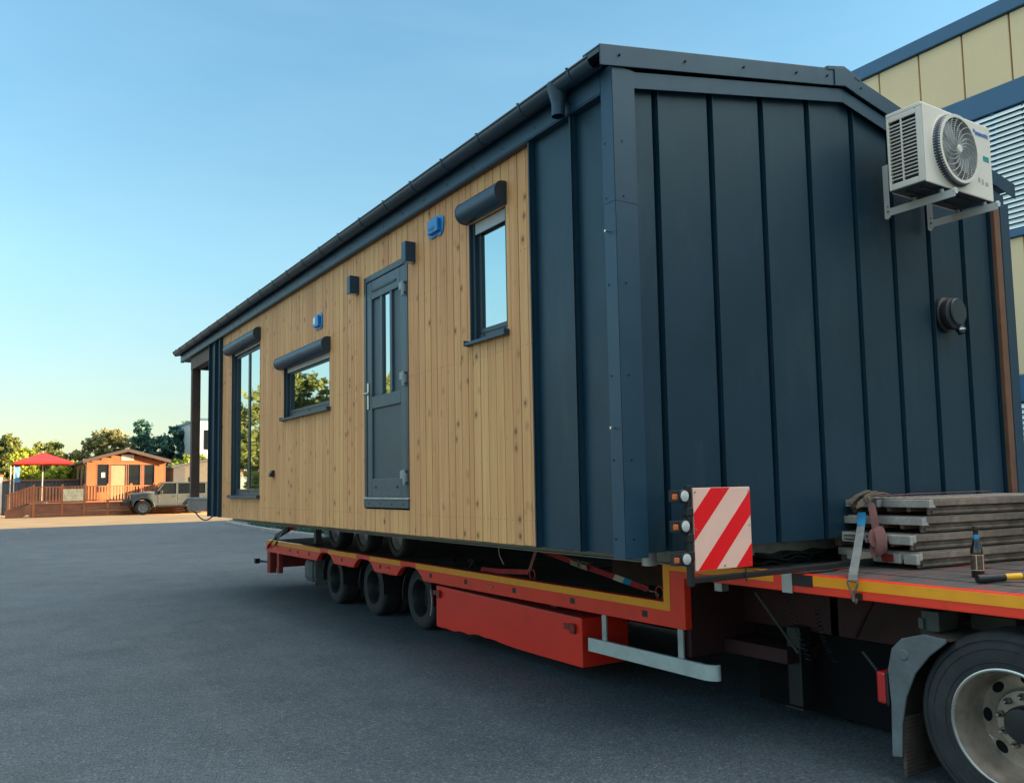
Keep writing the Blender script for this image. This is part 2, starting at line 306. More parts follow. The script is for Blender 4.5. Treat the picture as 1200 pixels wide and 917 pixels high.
class MB:
    """collects shapes in world coordinates; build() links them as one mesh object"""
    def __init__(s): s.v = []; s.f = []; s.val = []; s.mi = []; s.cur = 0
    def add(s, vs, fs, val=.5):
        b = len(s.v); s.v += [tuple(map(float, x)) for x in vs]
        for f in fs: s.f.append([b+i for i in f]); s.val.append(val); s.mi.append(s.cur)
        return s
    def box(s, x0, x1, y0, y1, z0, z1, val=.5):
        vs = [(x, y, z) for z in (z0, z1) for y in (y0, y1) for x in (x0, x1)]
        return s.add(vs, [(0, 2, 3, 1), (4, 5, 7, 6), (0, 1, 5, 4), (2, 6, 7, 3), (0, 4, 6, 2), (1, 3, 7, 5)], val)
    def prism(s, pts, axis, a0, a1, val=.5):
        n = len(pts)
        def P(p, a):
            if axis == 0: return (a, p[0], p[1])
            if axis == 1: return (p[0], a, p[1])
            return (p[0], p[1], a)
        vs = [P(p, a0) for p in pts]+[P(p, a1) for p in pts]
        fs = [tuple(range(n)), tuple(range(2*n-1, n-1, -1))]+[(i, i+n, (i+1) % n+n, (i+1) % n) for i in range(n)]
        return s.add(vs, fs, val)
    def tube(s, path, r, n=8, val=.5, closed=False):
        path = [Vector(p) for p in path]; m = len(path); vs = []; up = None
        rr = r if isinstance(r, (list, tuple)) else [r]*m
        for i, p in enumerate(path):
            t = (path[min(i+1, m-1)]-path[max(i-1, 0)]).normalized()
            if up is None:
                up = Vector((0, 0, 1)) if abs(t.z) < .9 else Vector((1, 0, 0))
            a = t.cross(up)
            a = a.normalized() if a.length > 1e-6 else t.orthogonal().normalized()
            b = a.cross(t).normalized(); up = b
            for q in range(n):
                an = 2*math.pi*q/n; vs.append(p+rr[i]*(math.cos(an)*a+math.sin(an)*b))
        fs = [(i*n+q, i*n+(q+1) % n, (i+1)*n+(q+1) % n, (i+1)*n+q) for i in range(m-1) for q in range(n)]
        fs += [tuple(range(n-1, -1, -1)), tuple((m-1)*n+q for q in range(n))]
        return s.add(vs, fs, val)
    def cyl(s, p0, p1, r, n=16, r1=None): return s.tube([p0, p1], [r, r if r1 is None else r1], n)
    def lathe(s, prof, c, axis=0, n=40, closed=True, val=.5):
        """prof: list of (radius, offset along axis)"""
        vs = []; m = len(prof)
        for q in range(n):
            a = 2*math.pi*q/n; ca, sa = math.cos(a), math.sin(a)
            for r, h in prof:
                if axis == 0: vs.append((c[0]+h, c[1]+r*ca, c[2]+r*sa))
                elif axis == 1: vs.append((c[0]+r*ca, c[1]+h, c[2]+r*sa))
                else: vs.append((c[0]+r*ca, c[1]+r*sa, c[2]+h))
        fs = []
        for q in range(n):
            for i in range(m-1 if not closed else m):
                j = (i+1) % m; fs.append((q*m+i, q*m+j, ((q+1) % n)*m+j, ((q+1) % n)*m+i))
        return s.add(vs, fs, val)
    def strip(s, path, side, wid, th=.003):
        """flat webbing ribbon along path, side = width direction"""
        side = Vector(side).normalized(); vs = []; m = len(path); path = [Vector(p) for p in path]
        for i, p in enumerate(path):
            t = (path[min(i+1, m-1)]-path[max(i-1, 0)]).normalized(); nn = t.cross(side).normalized()
            for a, b in ((-1, -1), (1, -1), (1, 1), (-1, 1)): vs.append(p+side*(a*wid/2)+nn*(b*th/2))
        fs = [(i*4+q, i*4+(q+1) % 4, (i+1)*4+(q+1) % 4, (i+1)*4+q) for i in range(m-1) for q in range(4)]
        fs += [(3, 2, 1, 0), tuple((m-1)*4+q for q in range(4))]
        return s.add(vs, fs)
    def xform(s, mat, start=0):
        for i in range(start, len(s.v)): s.v[i] = tuple(mat @ Vector(s.v[i]))
        return s
    def build(s, name, mat, parent=None, bevel=0, smooth=False, label=None):
        me = bpy.data.meshes.new(name); off = wloc(parent) if parent else Vector((0, 0, 0))
        me.from_pydata([(x-off.x, y-off.y, z-off.z) for x, y, z in s.v], [], s.f)
        mats = mat if isinstance(mat, (list, tuple)) else [mat]
        for m_ in mats: me.materials.append(M[m_])
        a = me.attributes.new('rnd', 'FLOAT', 'FACE'); a.data.foreach_set('value', s.val)
        if len(mats) > 1: me.polygons.foreach_set('material_index', s.mi)
        bm = bmesh.new(); bm.from_mesh(me); bmesh.ops.recalc_face_normals(bm, faces=bm.faces); bm.to_mesh(me); bm.free()
        o = bpy.data.objects.new(name, me); col.objects.link(o)
        if parent: o.parent = parent
        if smooth:
            me.polygons.foreach_set('use_smooth', [True]*len(me.polygons))
            md = o.modifiers.new('edge', 'EDGE_SPLIT'); md.split_angle = R(40)
        if bevel:
            md = o.modifiers.new('bevel', 'BEVEL'); md.width = bevel; md.segments = 2; md.limit_method = 'ANGLE'; md.angle_limit = R(40)
        if label: o['label'] = label
        return o

def build_each(mb, name, mat, parent=None, **kw):
    """every connected piece of the collected shapes as a part of its own"""
    up = list(range(len(mb.v)))
    def find(i):
        while up[i] != i: up[i] = up[up[i]]; i = up[i]
        return i
    for f in mb.f:
        for i in f[1:]: up[find(i)] = find(f[0])
    groups = {}
    for k, f in enumerate(mb.f): groups.setdefault(find(f[0]), []).append(k)
    out = []
    for fs in groups.values():
        ids = sorted({i for k in fs for i in mb.f[k]}); mp = {i: j for j, i in enumerate(ids)}
        n_ = MB(); n_.v = [mb.v[i] for i in ids]; n_.f = [[mp[i] for i in mb.f[k]] for k in fs]; n_.val = [mb.val[k] for k in fs]; n_.mi = [0]*len(fs)
        out.append(n_.build(name, mat, parent, **kw))
    return out

def text_mb(txt, size, extrude=.001, offset=0.0):
    cu = bpy.data.curves.new('t', 'FONT'); cu.body = txt; cu.size = size; cu.extrude = extrude; cu.offset = offset; cu.align_x = 'LEFT'
    o = bpy.data.objects.new('t', cu); col.objects.link(o)
    dg = bpy.context.evaluated_depsgraph_get(); me = bpy.data.meshes.new_from_object(o.evaluated_get(dg))
    mb = MB(); mb.add([v.co for v in me.vertices], [list(p.vertices) for p in me.polygons])
    bpy.data.objects.remove(o); bpy.data.curves.remove(cu); bpy.data.meshes.remove(me)
    return mb

# ------------------------------------------------------------------ setting: ground
G0 = -.07
def gz(y):
    t = min(1, max(0, (y-28)/22)); t = t*t*(3-2*t)
    return G0+.36*t
def build_ground():
    ys = [-400, -60]+list(np.linspace(-40, 28, 18))+list(np.linspace(29, 50, 22))+[60, 90, 200, 900]
    def sheet(name, x0, x1, ylist, dz, mat):
        mb = MB(); n = len(ylist)
        vs = [(x, y, gz(y)+dz) for y in ylist for x in (x0, x1)]
        fs = [(2*i, 2*i+1, 2*i+3, 2*i+2) for i in range(n-1)]
        mb.add(vs, fs); return tag(mb.build(name, mat), kind='structure')
    sheet('ground', -700, 700, ys, -.012, 'dryground')
    sheet('asphalt_yard', -45, 14, [y for y in ys if -41 <= y <= 40]+[40.5], 0, 'asphalt')
    sheet('sunlit_strip', -45, 30, [y for y in list(np.linspace(39.2, 50, 12))]+[56, 70], .004, 'sunlit_yard')  # tan sheet standing in for sunlit asphalt
    # kerb and planting strip under the far end of the house
    kb = MB(); y = 24.0
    while y < 36.6:
        kb.box(6.75, 6.93, y, y+.985, gz(y)-.1, gz(y)+.13); y += 1.0
    tag(kb.build('kerb', 'kerb', bevel=.02), kind='structure')
build_ground()

# ------------------------------------------------------------------ foliage
def leaf_cloud(name, mat, parent, blobs, n, size, seed):
    """blobs: (cx,cy,cz,rx,ry,rz); many small bent leaf faces gathered in clumps"""
    g = np.random.default_rng(seed)
    vol = np.array([b[3]*b[4]*b[5] for b in blobs])**.7; vol /= vol.sum()
    P = []; V = []
    for b, share in zip(blobs, vol):
        m = max(6, int(n*share)); nc = max(8, m//30)
        d_ = g.normal(size=(nc, 3)); d_ /= np.linalg.norm(d_, axis=1)[:, None]
        rad = g.uniform(.12, 1.12, nc)**.6
        cc = np.array(b[:3])+d_*rad[:, None]*np.array(b[3:])
        cs = g.uniform(.10, .26, nc)*np.mean(b[3:]); cv = g.uniform(0, 1, nc)
        idx = g.integers(0, nc, m)
        P.append(cc[idx]+g.normal(size=(m, 3))*cs[idx][:, None]*np.array([1, 1, .7])); V.append(np.clip(cv[idx]*.65+g.uniform(0, .35, m), 0, 1))
    P = np.concatenate(P); V = np.concatenate(V); m = len(P)
    a = g.normal(size=(m, 3)); a /= np.linalg.norm(a, axis=1)[:, None]
    b_ = g.normal(size=(m, 3)); b_ -= (b_*a).sum(1)[:, None]*a; b_ /= np.linalg.norm(b_, axis=1)[:, None]
    s_ = size*g.uniform(.6, 1.3, m)[:, None]
    nrm = np.cross(a, b_)
    vs = np.stack([P-a*s_, P+b_*s_*.45+nrm*s_*.15, P+a*s_, P-b_*s_*.45+nrm*s_*.15], 1).reshape(-1, 3)
    off = np.array(wloc(parent)) if parent else np.zeros(3)
    vs = vs-off
    me = bpy.data.meshes.new(name); me.vertices.add(4*m); me.vertices.foreach_set('co', vs.ravel().astype(np.float32))
    me.loops.add(4*m); me.loops.foreach_set('vertex_index', np.arange(4*m, dtype=np.int32))
    me.polygons.add(m); me.polygons.foreach_set('loop_start', np.arange(0, 4*m, 4, dtype=np.int32)); me.polygons.foreach_set('loop_total', np.full(m, 4, dtype=np.int32))
    me.update(calc_edges=True)
    at = me.attributes.new('rnd', 'FLOAT', 'FACE'); at.data.foreach_set('value', V.astype(np.float32))
    me.materials.append(M[mat]); o = bpy.data.objects.new(name, me); col.objects.link(o)
    if parent: o.parent = parent
    return o
def tree(name, label, x, y, h, crown, mat, n, size, seed, cat='tree', group=None, trunk_r=.22):
    g = gz(y); t = empty(name, (x, y, g), label, cat, group); rr = random.Random(seed)
    tb = MB(); top = g+h*.62
    tb.tube([(x, y, g-.1), (x+.05, y, g+h*.25), (x-.04, y+.05, g+h*.45), (x, y, top)], [trunk_r, trunk_r*.75, trunk_r*.55, trunk_r*.25], 9)
    for b in crown[:9]:
        z0 = g+h*rr.uniform(.25, .5)
        c = Vector(b[:3]); s0 = Vector((x, y, z0)); mid = s0.lerp(c, .5)+Vector((0, 0, .25))
        tb.tube([s0, mid, c], [trunk_r*.4, trunk_r*.26, trunk_r*.1], 6)
    tb.build('trunk', 'bark', t, smooth=True)
    leaf_cloud('crown', mat, t, crown, n, size, seed)
    return t
def blobs_for(x0, x1, y, z0, z1, profile, depth, seed, k=10):
    """crown made of clumps filling the outline under profile(u)->0..1"""
    g = random.Random(seed); out = []
    for i in range(k):
        u = (i+.5)/k; top = z0+(z1-z0)*profile(u); wd = (x1-x0)/k
        zz = z0
        while zz < top-.2:
            r_ = g.uniform(.7, 1.15)*max(wd*.95, .55)
            cz = min(zz+r_*.8, top-r_*.55)
            out.append((x0+(x1-x0)*u+g.uniform(-.3, .3)*wd, y+g.uniform(-.5, .5)*depth, cz+g.uniform(-.15, .15), r_, r_*1.2, r_*.8)); zz += r_*1.15
    return out

def build_trees():
    S = lambda pk, pw=1.0: (lambda u: max(.25, 1-abs((u-pk)/max(pk, 1-pk))**2*pw))
    tree('broadleaf_tree', 'olive green broadleaf tree with ragged crown rising behind the red parasol', .2, 72, 6.3,
         blobs_for(-2.0, 3.6, 72, 1.6, 6.15, lambda u: .82+.18*math.sin(u*11)-.45*max(0, u-.5)*1.4, 2.5, 3, 9), 'leafolive', 26000, .15, 3)
    tree('broadleaf_tree', 'pale yellow green rounded tree behind the orange cabin roof', 5.9, 73, 6.6,
         blobs_for(3.7, 8.4, 73, 1.6, 6.75, S(.5, .42), 2.5, 5, 8), 'leafpale', 24000, .14, 5)
    tree('broadleaf_tree', 'dense dark blue green tree right of the cabin roof', 10.2, 70, 7.3,
         blobs_for(7.7, 13.0, 70, 1.4, 7.2, lambda u: .8+.2*math.sin(2+u*8)*.6+.1, 3, 8, 9), 'leafdeep', 30000, .15, 8)
    tree('bright_shrub', 'sunlit yellow green shrub between the cabin and the grey shed', 9.6, 62, 4.4,
         blobs_for(8.1, 11.5, 62, .4, 4.25, S(.65, .6), 1.4, 12, 7), 'leaflime', 9000, .12, 12, 'shrub', trunk_r=.1)
    tree('bright_shrub', 'tall lime green shrub behind the parasol pole and dark fence', -.25, 63, 4.6,
         blobs_for(-1.4, .9, 63, .6, 4.9, S(.5, .8), 1.0, 14, 5), 'leaflime', 7000, .12, 14, 'shrub', trunk_r=.1)
    tree('bright_shrub', 'low sunlit shrub behind the dark fence beside the cabin wall', 1.9, 62.5, 3.4,
         blobs_for(.8, 3.2, 62.5, .5, 3.6, S(.55, .35), 1.0, 15, 5), 'leaflime', 7000, .12, 15, 'shrub', trunk_r=.1)
    # the belt of trees left of the picture, seen mirrored in the panes
    for i, (x, y, h, ww, m_) in enumerate([(-6.5, 66, 7.0, 6, 'leafolive'), (-11.5, 60, 8.6, 6, 'leafolive'), (-12.5, 44, 8.2, 6, 'leafolive'), (-16.5, 37, 7.6, 6, 'leafolive'), (-20, 55, 9.0, 7, 'leafolive'), (-23, 30, 8.0, 6, 'leafolive')]):
        tree('broadleaf_tree', 'olive broadleaf tree in the belt at the left edge of the yard', x, y, h,
             blobs_for(x-ww/2, x+ww/2, y, 1.5, h, S(.5, .5), 2.5, 30+i, 6), m_, 14000, .2, 30+i, group='trees along the left edge of the yard')
    leaf_cloud('ground_cover', 'leafdeep', None, [(7.9, y, gz(y)+.28, .85, .8, .38) for y in np.arange(24.5, 36, 1.2)], 7000, .06, 40)['kind'] = 'stuff'
build_trees()

# ------------------------------------------------------------------ warehouse
def build_warehouse():
    X = 10.0; Y0, Y1 = -34.0, 35.7; g = G0
    t = empty('warehouse', (X+6, 0, g), 'long cream and blue warehouse with venetian blinds behind the tiny house', 'building')
    mb = MB(); mb.box(X+.08, X+14, Y0, Y1, g-.1, 8.7); mb.build('wall', 'slatgap', t)
    mb = MB()
    s0 = 2.41-0.735*50
    for z0, z1 in ((7.67, 8.74), (3.15, 5.24)):
        y = s0
        while y < Y1:
            a, b = max(y, Y0), min(y+.735, Y1)
            if b-a > .1: mb.box(X, X+.08, a+.012, b-.012, z0, z1)
            y += .735
        mb.build('wall_panel', 'cream', t, bevel=.012); mb = MB()
    mb = MB(); mb.box(X-.06, X+14.05, Y0-.06, Y1+.06, 8.75, 8.99)
    mb.build('parapet_cap', 'whblue', t, bevel=.01)
    mb = MB(); mb.box(X-.03, X+.08, Y0, Y1, 7.28, 7.665); mb.box(X-.05, X+.08, Y0, Y1, 5.245, 5.36); mb.box(X-.03, X+.08, Y0, Y1, 2.74, 3.145)
    build_each(mb, 'blue_band', 'whblue', t, bevel=.01)
    for z0, z1 in ((5.36, 7.28), (.25, 2.74)):
        y = Y0
        fr = MB(); gl = MB(); sl = MB(); cd = MB()
        gl.box(X+.055, X+.075, Y0, Y1, z0, z1)
        while y < Y1-.5:
            fr.box(X+.0, X+.05, y-.03, y+.03, z0, z1)
            y += 3.675
        z = z0+.05; nn = 0
        tl = R(58)
        while z < z1-.03:
            dx, dz = .041*math.cos(tl), .041*math.sin(tl)
            for yy in ((-8, 12),):
                a, b = yy
                sl.add([(X-.01-dx, a, z-dz), (X-.01+dx, a, z+dz), (X-.01+dx, b, z+dz), (X-.01-dx, b, z-dz),
                        (X-.012-dx, a, z-dz+.004), (X-.012+dx, a, z+dz+.004), (X-.012+dx, b, z+dz+.004), (X-.012-dx, b, z-dz+.004)],
                       [(0, 1, 2, 3), (7, 6, 5, 4), (0, 4, 5, 1), (3, 2, 6, 7), (0, 3, 7, 4), (1, 5, 6, 2)])
            z += .082
        for yy in np.arange(-7.6, 12, .9): cd.box(X-.012, X-.008, yy-.008, yy+.008, z0, z1)
        f = (fr.box(X+.0501, X+.054, Y0, Y1, z0, z0+.02) and fr.build('window_frame', 'whblue', t)); gl.build('pane', 'carglass', f); sl.build('blind', 'slat', f); cd.build('blind_cord', 'slatgap', f)
    mb = MB(); mb.box(X-.02, X+.08, Y0, Y1, g-.1, .245); mb.build('plinth', 'kerb', t)
build_warehouse()

# ------------------------------------------------------------------ the tiny house
HB, HF, HL, HW = 1.227, 4.03, 10.43, 4.50
def ztop(x): return 4.15+.46*(1-abs(x-2.2)/2.35)
def build_house():
    t = empty('tiny_house', (2.28, 5.2, .746), 'tiny house on wheels with pine cladding and anthracite sheet metal, riding on the red trailer', 'tiny house')
    ops = [(2.90, 3.90, 1.44, 3.72), (1.25, 1.79, 2.75, 3.69), (4.87, 6.48, 2.52, 3.14), (7.53, 9.02, 1.55, 3.68)]   # y0,y1,z0,z1
    # --- boards: individual planks with shadow gaps
    mb = MB(); y = .862; r_ = random.Random(4)
    gap = .0065
    while y < 9.56:
        wd = .112 if r_.random() > .12 else .072
        y2 = min(y+wd, 9.56)
        v = r_.random()
        cuts = sorted({y+gap/2, y2-gap/2}|{e for o in ops for e in o[:2] if y+gap/2 < e < y2-gap/2})
        for a, b in zip(cuts[:-1], cuts[1:]):
            if b-a < .002: continue
            mid = (a+b)/2
            holes = sorted((o[2], o[3]) for o in ops if o[0] <= mid <= o[1])
            zs = HB+r_.uniform(-.002, .002); segs = []
            for h0, h1 in holes: segs.append((zs, h0)); zs = h1
            segs.append((zs, HF+.03))
            for z0, z1 in segs:
                x0 = r_.uniform(0, .0025)
                if z0 < 1.3 and z1 > 1.5 and (b-a) > .05 and r_.random() < .12:
                    mb.box(x0, .024, a, b, z0, 1.452, v); mb.box(x0, .024, a, b, 1.4530, z1, v)
                else: mb.box(x0, .024, a, b, z0, z1, v)
        y = y2
    mb.build('wood_cladding', 'pine', t, bevel=.006)
    # dark backing so gaps read black, with window recesses left open
    mb = MB()
    ys = sorted({.86, 9.56}|{e for o in ops for e in o[:2]})
    for a, b in zip(ys[:-1], ys[1:]):
        mid = (a+b)/2; zs = HB+.01; hs = sorted((o[2], o[3]) for o in ops if o[0] <= mid <= o[1])
        for h0, h1 in hs: mb.box(.0245, .16, a, b, zs, h0); zs = h1
        mb.box(.0245, .16, a, b, zs, HF+.06)
    mb.box(.161, 4.40, .06, 10.36, 1.3, 4.05)
    mb.build('wall_core', 'dark', t)
    # nail heads
    mb = MB(); y = .862
    while y < 9.5:
        for z in (1.40, 2.62, 3.30):
            for dy in (.028, .084):
                if not any(o[0]-.02 < y+dy < o[1]+.02 and o[2]-.1 < z < o[3]+.2 for o in ops): mb.cyl((-.0012, y+dy, z), (.004, y+dy, z), .0027, 6)
        y += .112
    tag(mb.build('nail_heads', 'batten', t), kind='stuff')
    # --- sheet metal on the side wall
    mb = MB(); pm = MB()
    for y0, y1 in ((.0465, .856), (9.565, HL)): pm.box(.0, .03, y0, y1, HB, HF+.04)
    for y in (.37, .852, 9.575, 9.90, 10.30): pm.box(-.045, .0, y, y+.012, HB, HF-.014); pm.box(-.045, -.038, y+.0, y+.026, HB, HF-.014)
    build_each(pm, 'side_sheet', 'sheet', t, bevel=.002)
    # --- gable with standing seams
    pm = MB()
    xs = [0, .35, .84, 1.34, 1.84, 2.36, 2.83, 3.32, 3.82, 4.27, HW]
    gw = .036
    for a, b in zip(xs[:-1], xs[1:]):
        b2 = b-gw if b < HW else b
        pts = [(a, HB), (b2, HB), (b2, ztop(b2)-.06)]+([(2.2, ztop(2.2)-.06)] if a < 2.2 < b2 else [])+[(a, ztop(a)-.06)]
        pm.prism(pts, 1, .0, .046)
        if b < HW: pm.prism([(b, HB), (b+.007, HB), (b+.007, ztop(b)-.12), (b, ztop(b)-.12)], 1, -.018, -.0005)
        if b < HW: pm.prism([(b2, HB+.01), (b, HB+.01), (b, ztop(b)-.08), (b2, ztop(b2)-.08)], 1, .047, .055)
    pm.build('gable_sheet', 'sheet', t, bevel=.002)
    mb = MB(); mb.box(0, HW, HL-.03, HL, HB, 4.1); mb.prism([(0, 4.1), (HW, 4.1), (2.2, 4.5)], 1, HL-.03, HL); mb.box(HW-.03, HW, .031, HL-.031, HB, 4.1)
    mb.build('rear_sheet', 'sheet', t)
    # --- corner trim in two lengths with screws
    ct = MB()
    for z0, z1, e in ((HB-.02, 3.335, 0), (3.325, 4.165, .002)):
        ct.box(-.05-e, -.046-e, -.054-e, .055, z0, z1); ct.box(-.05-e, .125, -.054-e, -.050-e, z0, z1)
        ct.box(-.046-e, .0, .051, .055, z0, z1); ct.box(.121, .125, -.05-e, 0, z0, z1)
    c_ = ct.build('corner_trim', 'trim', t, bevel=.0015)
    mb = MB()
    for z in (1.32, 1.78, 2.28, 2.83, 3.36, 3.7): mb.cyl((-.055, .03, z), (-.045, .03, z), .006, 8); mb.cyl((.015, -.060, z), (.015, -.05, z), .006, 8)
    build_each(mb, 'screw', 'black', c_)
    for z in (1.97, 3.15):
        mb = MB(); mb.lathe([(0, 0), (.005, 0), (.005, -.026), (.008, -.026), (.008, -.035), (0, -.035)], (-.05, .01, z), 0, 10, closed=False); mb.build('long_screw', 'steel', c_)
    mb = MB(); mb.box(4.272, 4.368, -.05, -.0, HB, 4.0); mb.build('brown_batten', 'batten', t, bevel=.004)
    mb = MB(); mb.box(4.372, HW+.015, -.055, -.0, HB, 4.06); mb.build('corner_trim', 'trim', t, bevel=.003)
    # --- roof
    E0, E1 = -.15, 4.62; ZR, ZE = 4.70, 4.25
    zr = lambda x: ZR-(ZR-ZE)*abs(x-2.2)/(2.35 if x < 2.2 else 2.42)
    rf = MB()
    rf.prism([(E0, ZE-.035), (2.2, ZR-.035), (2.2, ZR-.005), (E0, ZE-.005)], 1, -.06, 12.55)
    rf.prism([(2.2, ZR-.035), (E1, zr(E1)-.035), (E1, zr(E1)-.005), (2.2, ZR-.005)], 1, -.06, 12.55)
    rf.build('roof', 'roof', t)
    tr = MB()
    for y0, y1 in ((-.0715, -.0635), (12.551, 12.565)):
        tr.prism([(E0, ZE-.12), (2.2, ZR-.12), (2.2, ZR+.012), (E0, ZE+.012)], 1, y0, y1)
        tr.prism([(2.2, ZR-.12), (E1, zr(E1)-.12), (E1, zr(E1)+.012), (2.2, ZR+.012)], 1, y0-.003, y1-.003)
    tr.prism([(E0, ZE+.0), (2.2, ZR+.0), (2.2, ZR+.013), (E0, ZE+.013)], 1, -.071, .1)
    tr.prism([(2.2, ZR), (E1, zr(E1)), (E1, zr(E1)+.013), (2.2, ZR+.013)], 1, -.071, .1)
    tr.prism([(2.0, ZR-.04), (2.2, ZR+.0), (2.4, ZR-.04), (2.4, ZR-.012), (2.2, ZR+.035), (2.0, ZR-.012)], 1, -.078, 12.57)
    tr.prism([(2.08, ZR-.145), (2.2, ZR-.12), (2.32, ZR-.145), (2.32, ZR-.005), (2.2, ZR+.02), (2.08, ZR-.005)], 1, -.080, -.0745)
    gt = tr.build('gable_trim', 'trim', t, bevel=.003)
    mb = MB()
    for x in (.0, .55, 1.1, 1.65, 2.0, 2.4, 2.95, 3.5, 4.05):
        z = zr(x)-.05; mb.cyl((x, -.083, z), (x, -.07, z), .008, 8)
    build_each(mb, 'screw', 'black', gt)
    # flashing under the gable trim
    fl = MB()
    fl.prism([(.12, ztop(.12)-.145), (2.2, ztop(2.2)-.145), (2.2, ztop(2.2)-.04), (.12, ztop(.12)-.04)], 1, -.05, -.043)
    fl.prism([(2.2, ztop(2.2)-.145), (4.45, ztop(4.45)-.145), (4.45, ztop(4.45)-.04), (2.2, ztop(2.2)-.04)], 1, -.05, -.043)
    fl.prism([(-.1, ZE-.06), (2.2, ZR-.06), (2.2, ZR-.04), (-.1, ZE-.04)], 1, -.0595, .0)
    fl.prism([(2.2, ZR-.06), (4.57, zr(4.57)-.06), (4.57, zr(4.57)-.04), (2.2, ZR-.04)], 1, -.0595, .0)
    fl.build('flashing', 'trim', t, bevel=.002)
    # fascia and eaves
    mb = MB(); mb.box(-.056, -.004, .056, 12.53, HF, 4.215); mb.box(-.056, .0, .056, 12.53, HF-.012, HF-.001)
    fa = mb.build('fascia', 'trim', t, bevel=.004)
    mb = MB(); y = .35
    while y < 12.4: mb.cyl((-.060, y, HF+.05), (-.055, y, HF+.05), .008, 8); y += .42
    build_each(mb, 'screw', 'black', fa)
    mb = MB(); mb.box(HW, HW+.03, .02, 12.53, HF, 4.2); mb.build('fascia', 'trim', t)
    # gutter
    mb = MB(); gx, gz_, rr = -.122, 4.205, .064; n = 14
    prof = [(gx+rr*math.cos(math.pi+math.pi*i/n), gz_+rr*math.sin(math.pi+math.pi*i/n)) for i in range(n+1)]
    inner = [(gx+(rr-.004)*math.cos(math.pi+math.pi*i/n), gz_+(rr-.004)*math.sin(math.pi+math.pi*i/n)) for i in range(n, -1, -1)]
    mb.prism(prof+inner, 1, .012, 12.57)
    mb.tube([(gx-rr, .012, gz_), (gx-rr, 12.57, gz_)], .009, 8)
    gu = mb.build('gutter', 'gutter', t, smooth=True)
    y = .2
    while y < 12.6:
        b = MB(); pr = [(gx+(rr+.005)*math.cos(math.pi*.92+math.pi*1.08*i/n), gz_+(rr+.005)*math.sin(math.pi*.92+math.pi*1.08*i/n)) for i in range(n+1)]
        p2 = [(gx+(rr+.0005)*math.cos(math.pi*.92+math.pi*1.08*i/n), gz_+(rr+.0005)*math.sin(math.pi*.92+math.pi*1.08*i/n)) for i in range(n, -1, -1)]
        b.prism(pr+p2, 1, y, y+.022); b.box(gx-rr-.012, -.03, y+.003, y+.019, gz_+.010, gz_+.014)
        b.build('gutter_bracket', 'gutter', gu); y += .56
    b = MB(); b.lathe([(.074, .05), (.070, .02), (.046, -.07), (.044, -.08), (.044, -.16), (.039, -.16), (.039, 0), (.06, .05)], (gx+.0, .40, 4.16), 2, 24)
    b.build('gutter_outlet', 'trim', gu, smooth=True)
    # --- windows
    def window(y0, y1, z0, z1, boxy, panes, bar):
        fx = .055       # front plane of frame
        f = MB()
        fw = .042
        f.box(fx, .15, y0, y0+fw, z0, z1); f.box(fx, .15, y1-fw, y1, z0, z1); f.box(fx, .15, y0+fw, y1-fw, z0, z0+fw); f.box(fx, .15, y0+fw, y1-fw, z1-fw, z1)
        # reveals
        f.box(.0, fx, y0-.004, y0+.008, z0, z1); f.box(.0, fx, y1-.008, y1+.004, z0, z1)
        # shutter guide rails
        f.box(.026, fx-.001, y0+.009, y0+.04, z0, z1); f.box(.026, fx-.001, y1-.04, y1-.009, z0, z1)
        ww = f.build('window', 'pvc', t, bevel=.003)
        n = panes; span = (y1-y0-2*fw)/n
        for i in range(n):
            a, b = y0+fw+i*span, y0+fw+(i+1)*span
            s_ = MB(); q = .042
            s_.box(fx+.004, .14, a+.003, a+q, z0+fw+.003, z1-fw-.003); s_.box(fx+.004, .14, b-q, b-.003, z0+fw+.003, z1-fw-.003)
            s_.box(fx+.004, .14, a+q, b-q, z0+fw+.003, z0+fw+q); s_.box(fx+.004, .14, a+q, b-q, z1-fw-q, z1-fw-.003)
            s_.build('sash', 'pvc', ww, bevel=.004)
            g = MB(); g.box(fx+.016, fx+.028, a+q-.004, b-q+.004, z0+fw+q-.004, z1-fw-q+.004); g.build('pane', 'glass', ww)
        # partly lowered shutter slat
        s_ = MB(); s_.box(.034, .048, y0+.041, y1-.041, z1-bar, z1+.02); s_.build('shutter_slat', 'acgrille' if bar > .05 else 'galv', ww, bevel=.004)
        # rounded roller shutter box
        b0, b1, bz0, bz1 = boxy; dp = .105
        c = (bz0+bz1)/2; hh = (bz1-bz0)/2
        pr = [(.0, bz0), (.0, bz1)]+[(-dp+hh*.9-math.sin(math.pi*i/10)*hh*.9, c+math.cos(math.pi*i/10)*hh) for i in range(11)]
        bx = MB(); bx.prism(pr, 1, b0+.012, b1-.012); bx.build('shutter_box', 'trim', ww, smooth=True)
        e = MB(); pe = [(a*1.02 if a < 0 else a, c+(z-c)*1.03) for a, z in pr]
        e.prism(pe, 1, b0, b0+.0118); e.prism(pe, 1, b1-.0118, b1); build_each(e, 'end_cap', 'pvc', ww, bevel=.002)
        # sill
        s_ = MB(); s_.prism([(-.045, z0-.045), (-.045, z0-.020), (fx, z0+.004), (fx, z0-.012), (-.038, z0-.028), (-.038, z0-.045)], 1, y0-.02, y1+.02)
        s_.box(-.048, .01, y0-.026, y0-.018, z0-.047, z0-.002); s_.box(-.048, .01, y1+.018, y1+.026, z0-.047, z0-.002)
        s_.build('window_sill', 'trim', ww, bevel=.002)
        s_ = MB()
        for yy in np.linspace(y0+.12, y1-.12, 2 if y1-y0 < 1 else 3): s_.cyl((fx-.004, yy, z0+.03), (fx+.002, yy, z0+.03), .011, 10)
        build_each(s_, 'drain_cap', 'black', ww)
    window(1.25, 1.79, 2.77, 3.70, (1.225, 1.825, 3.695, 3.86), 1, .10)
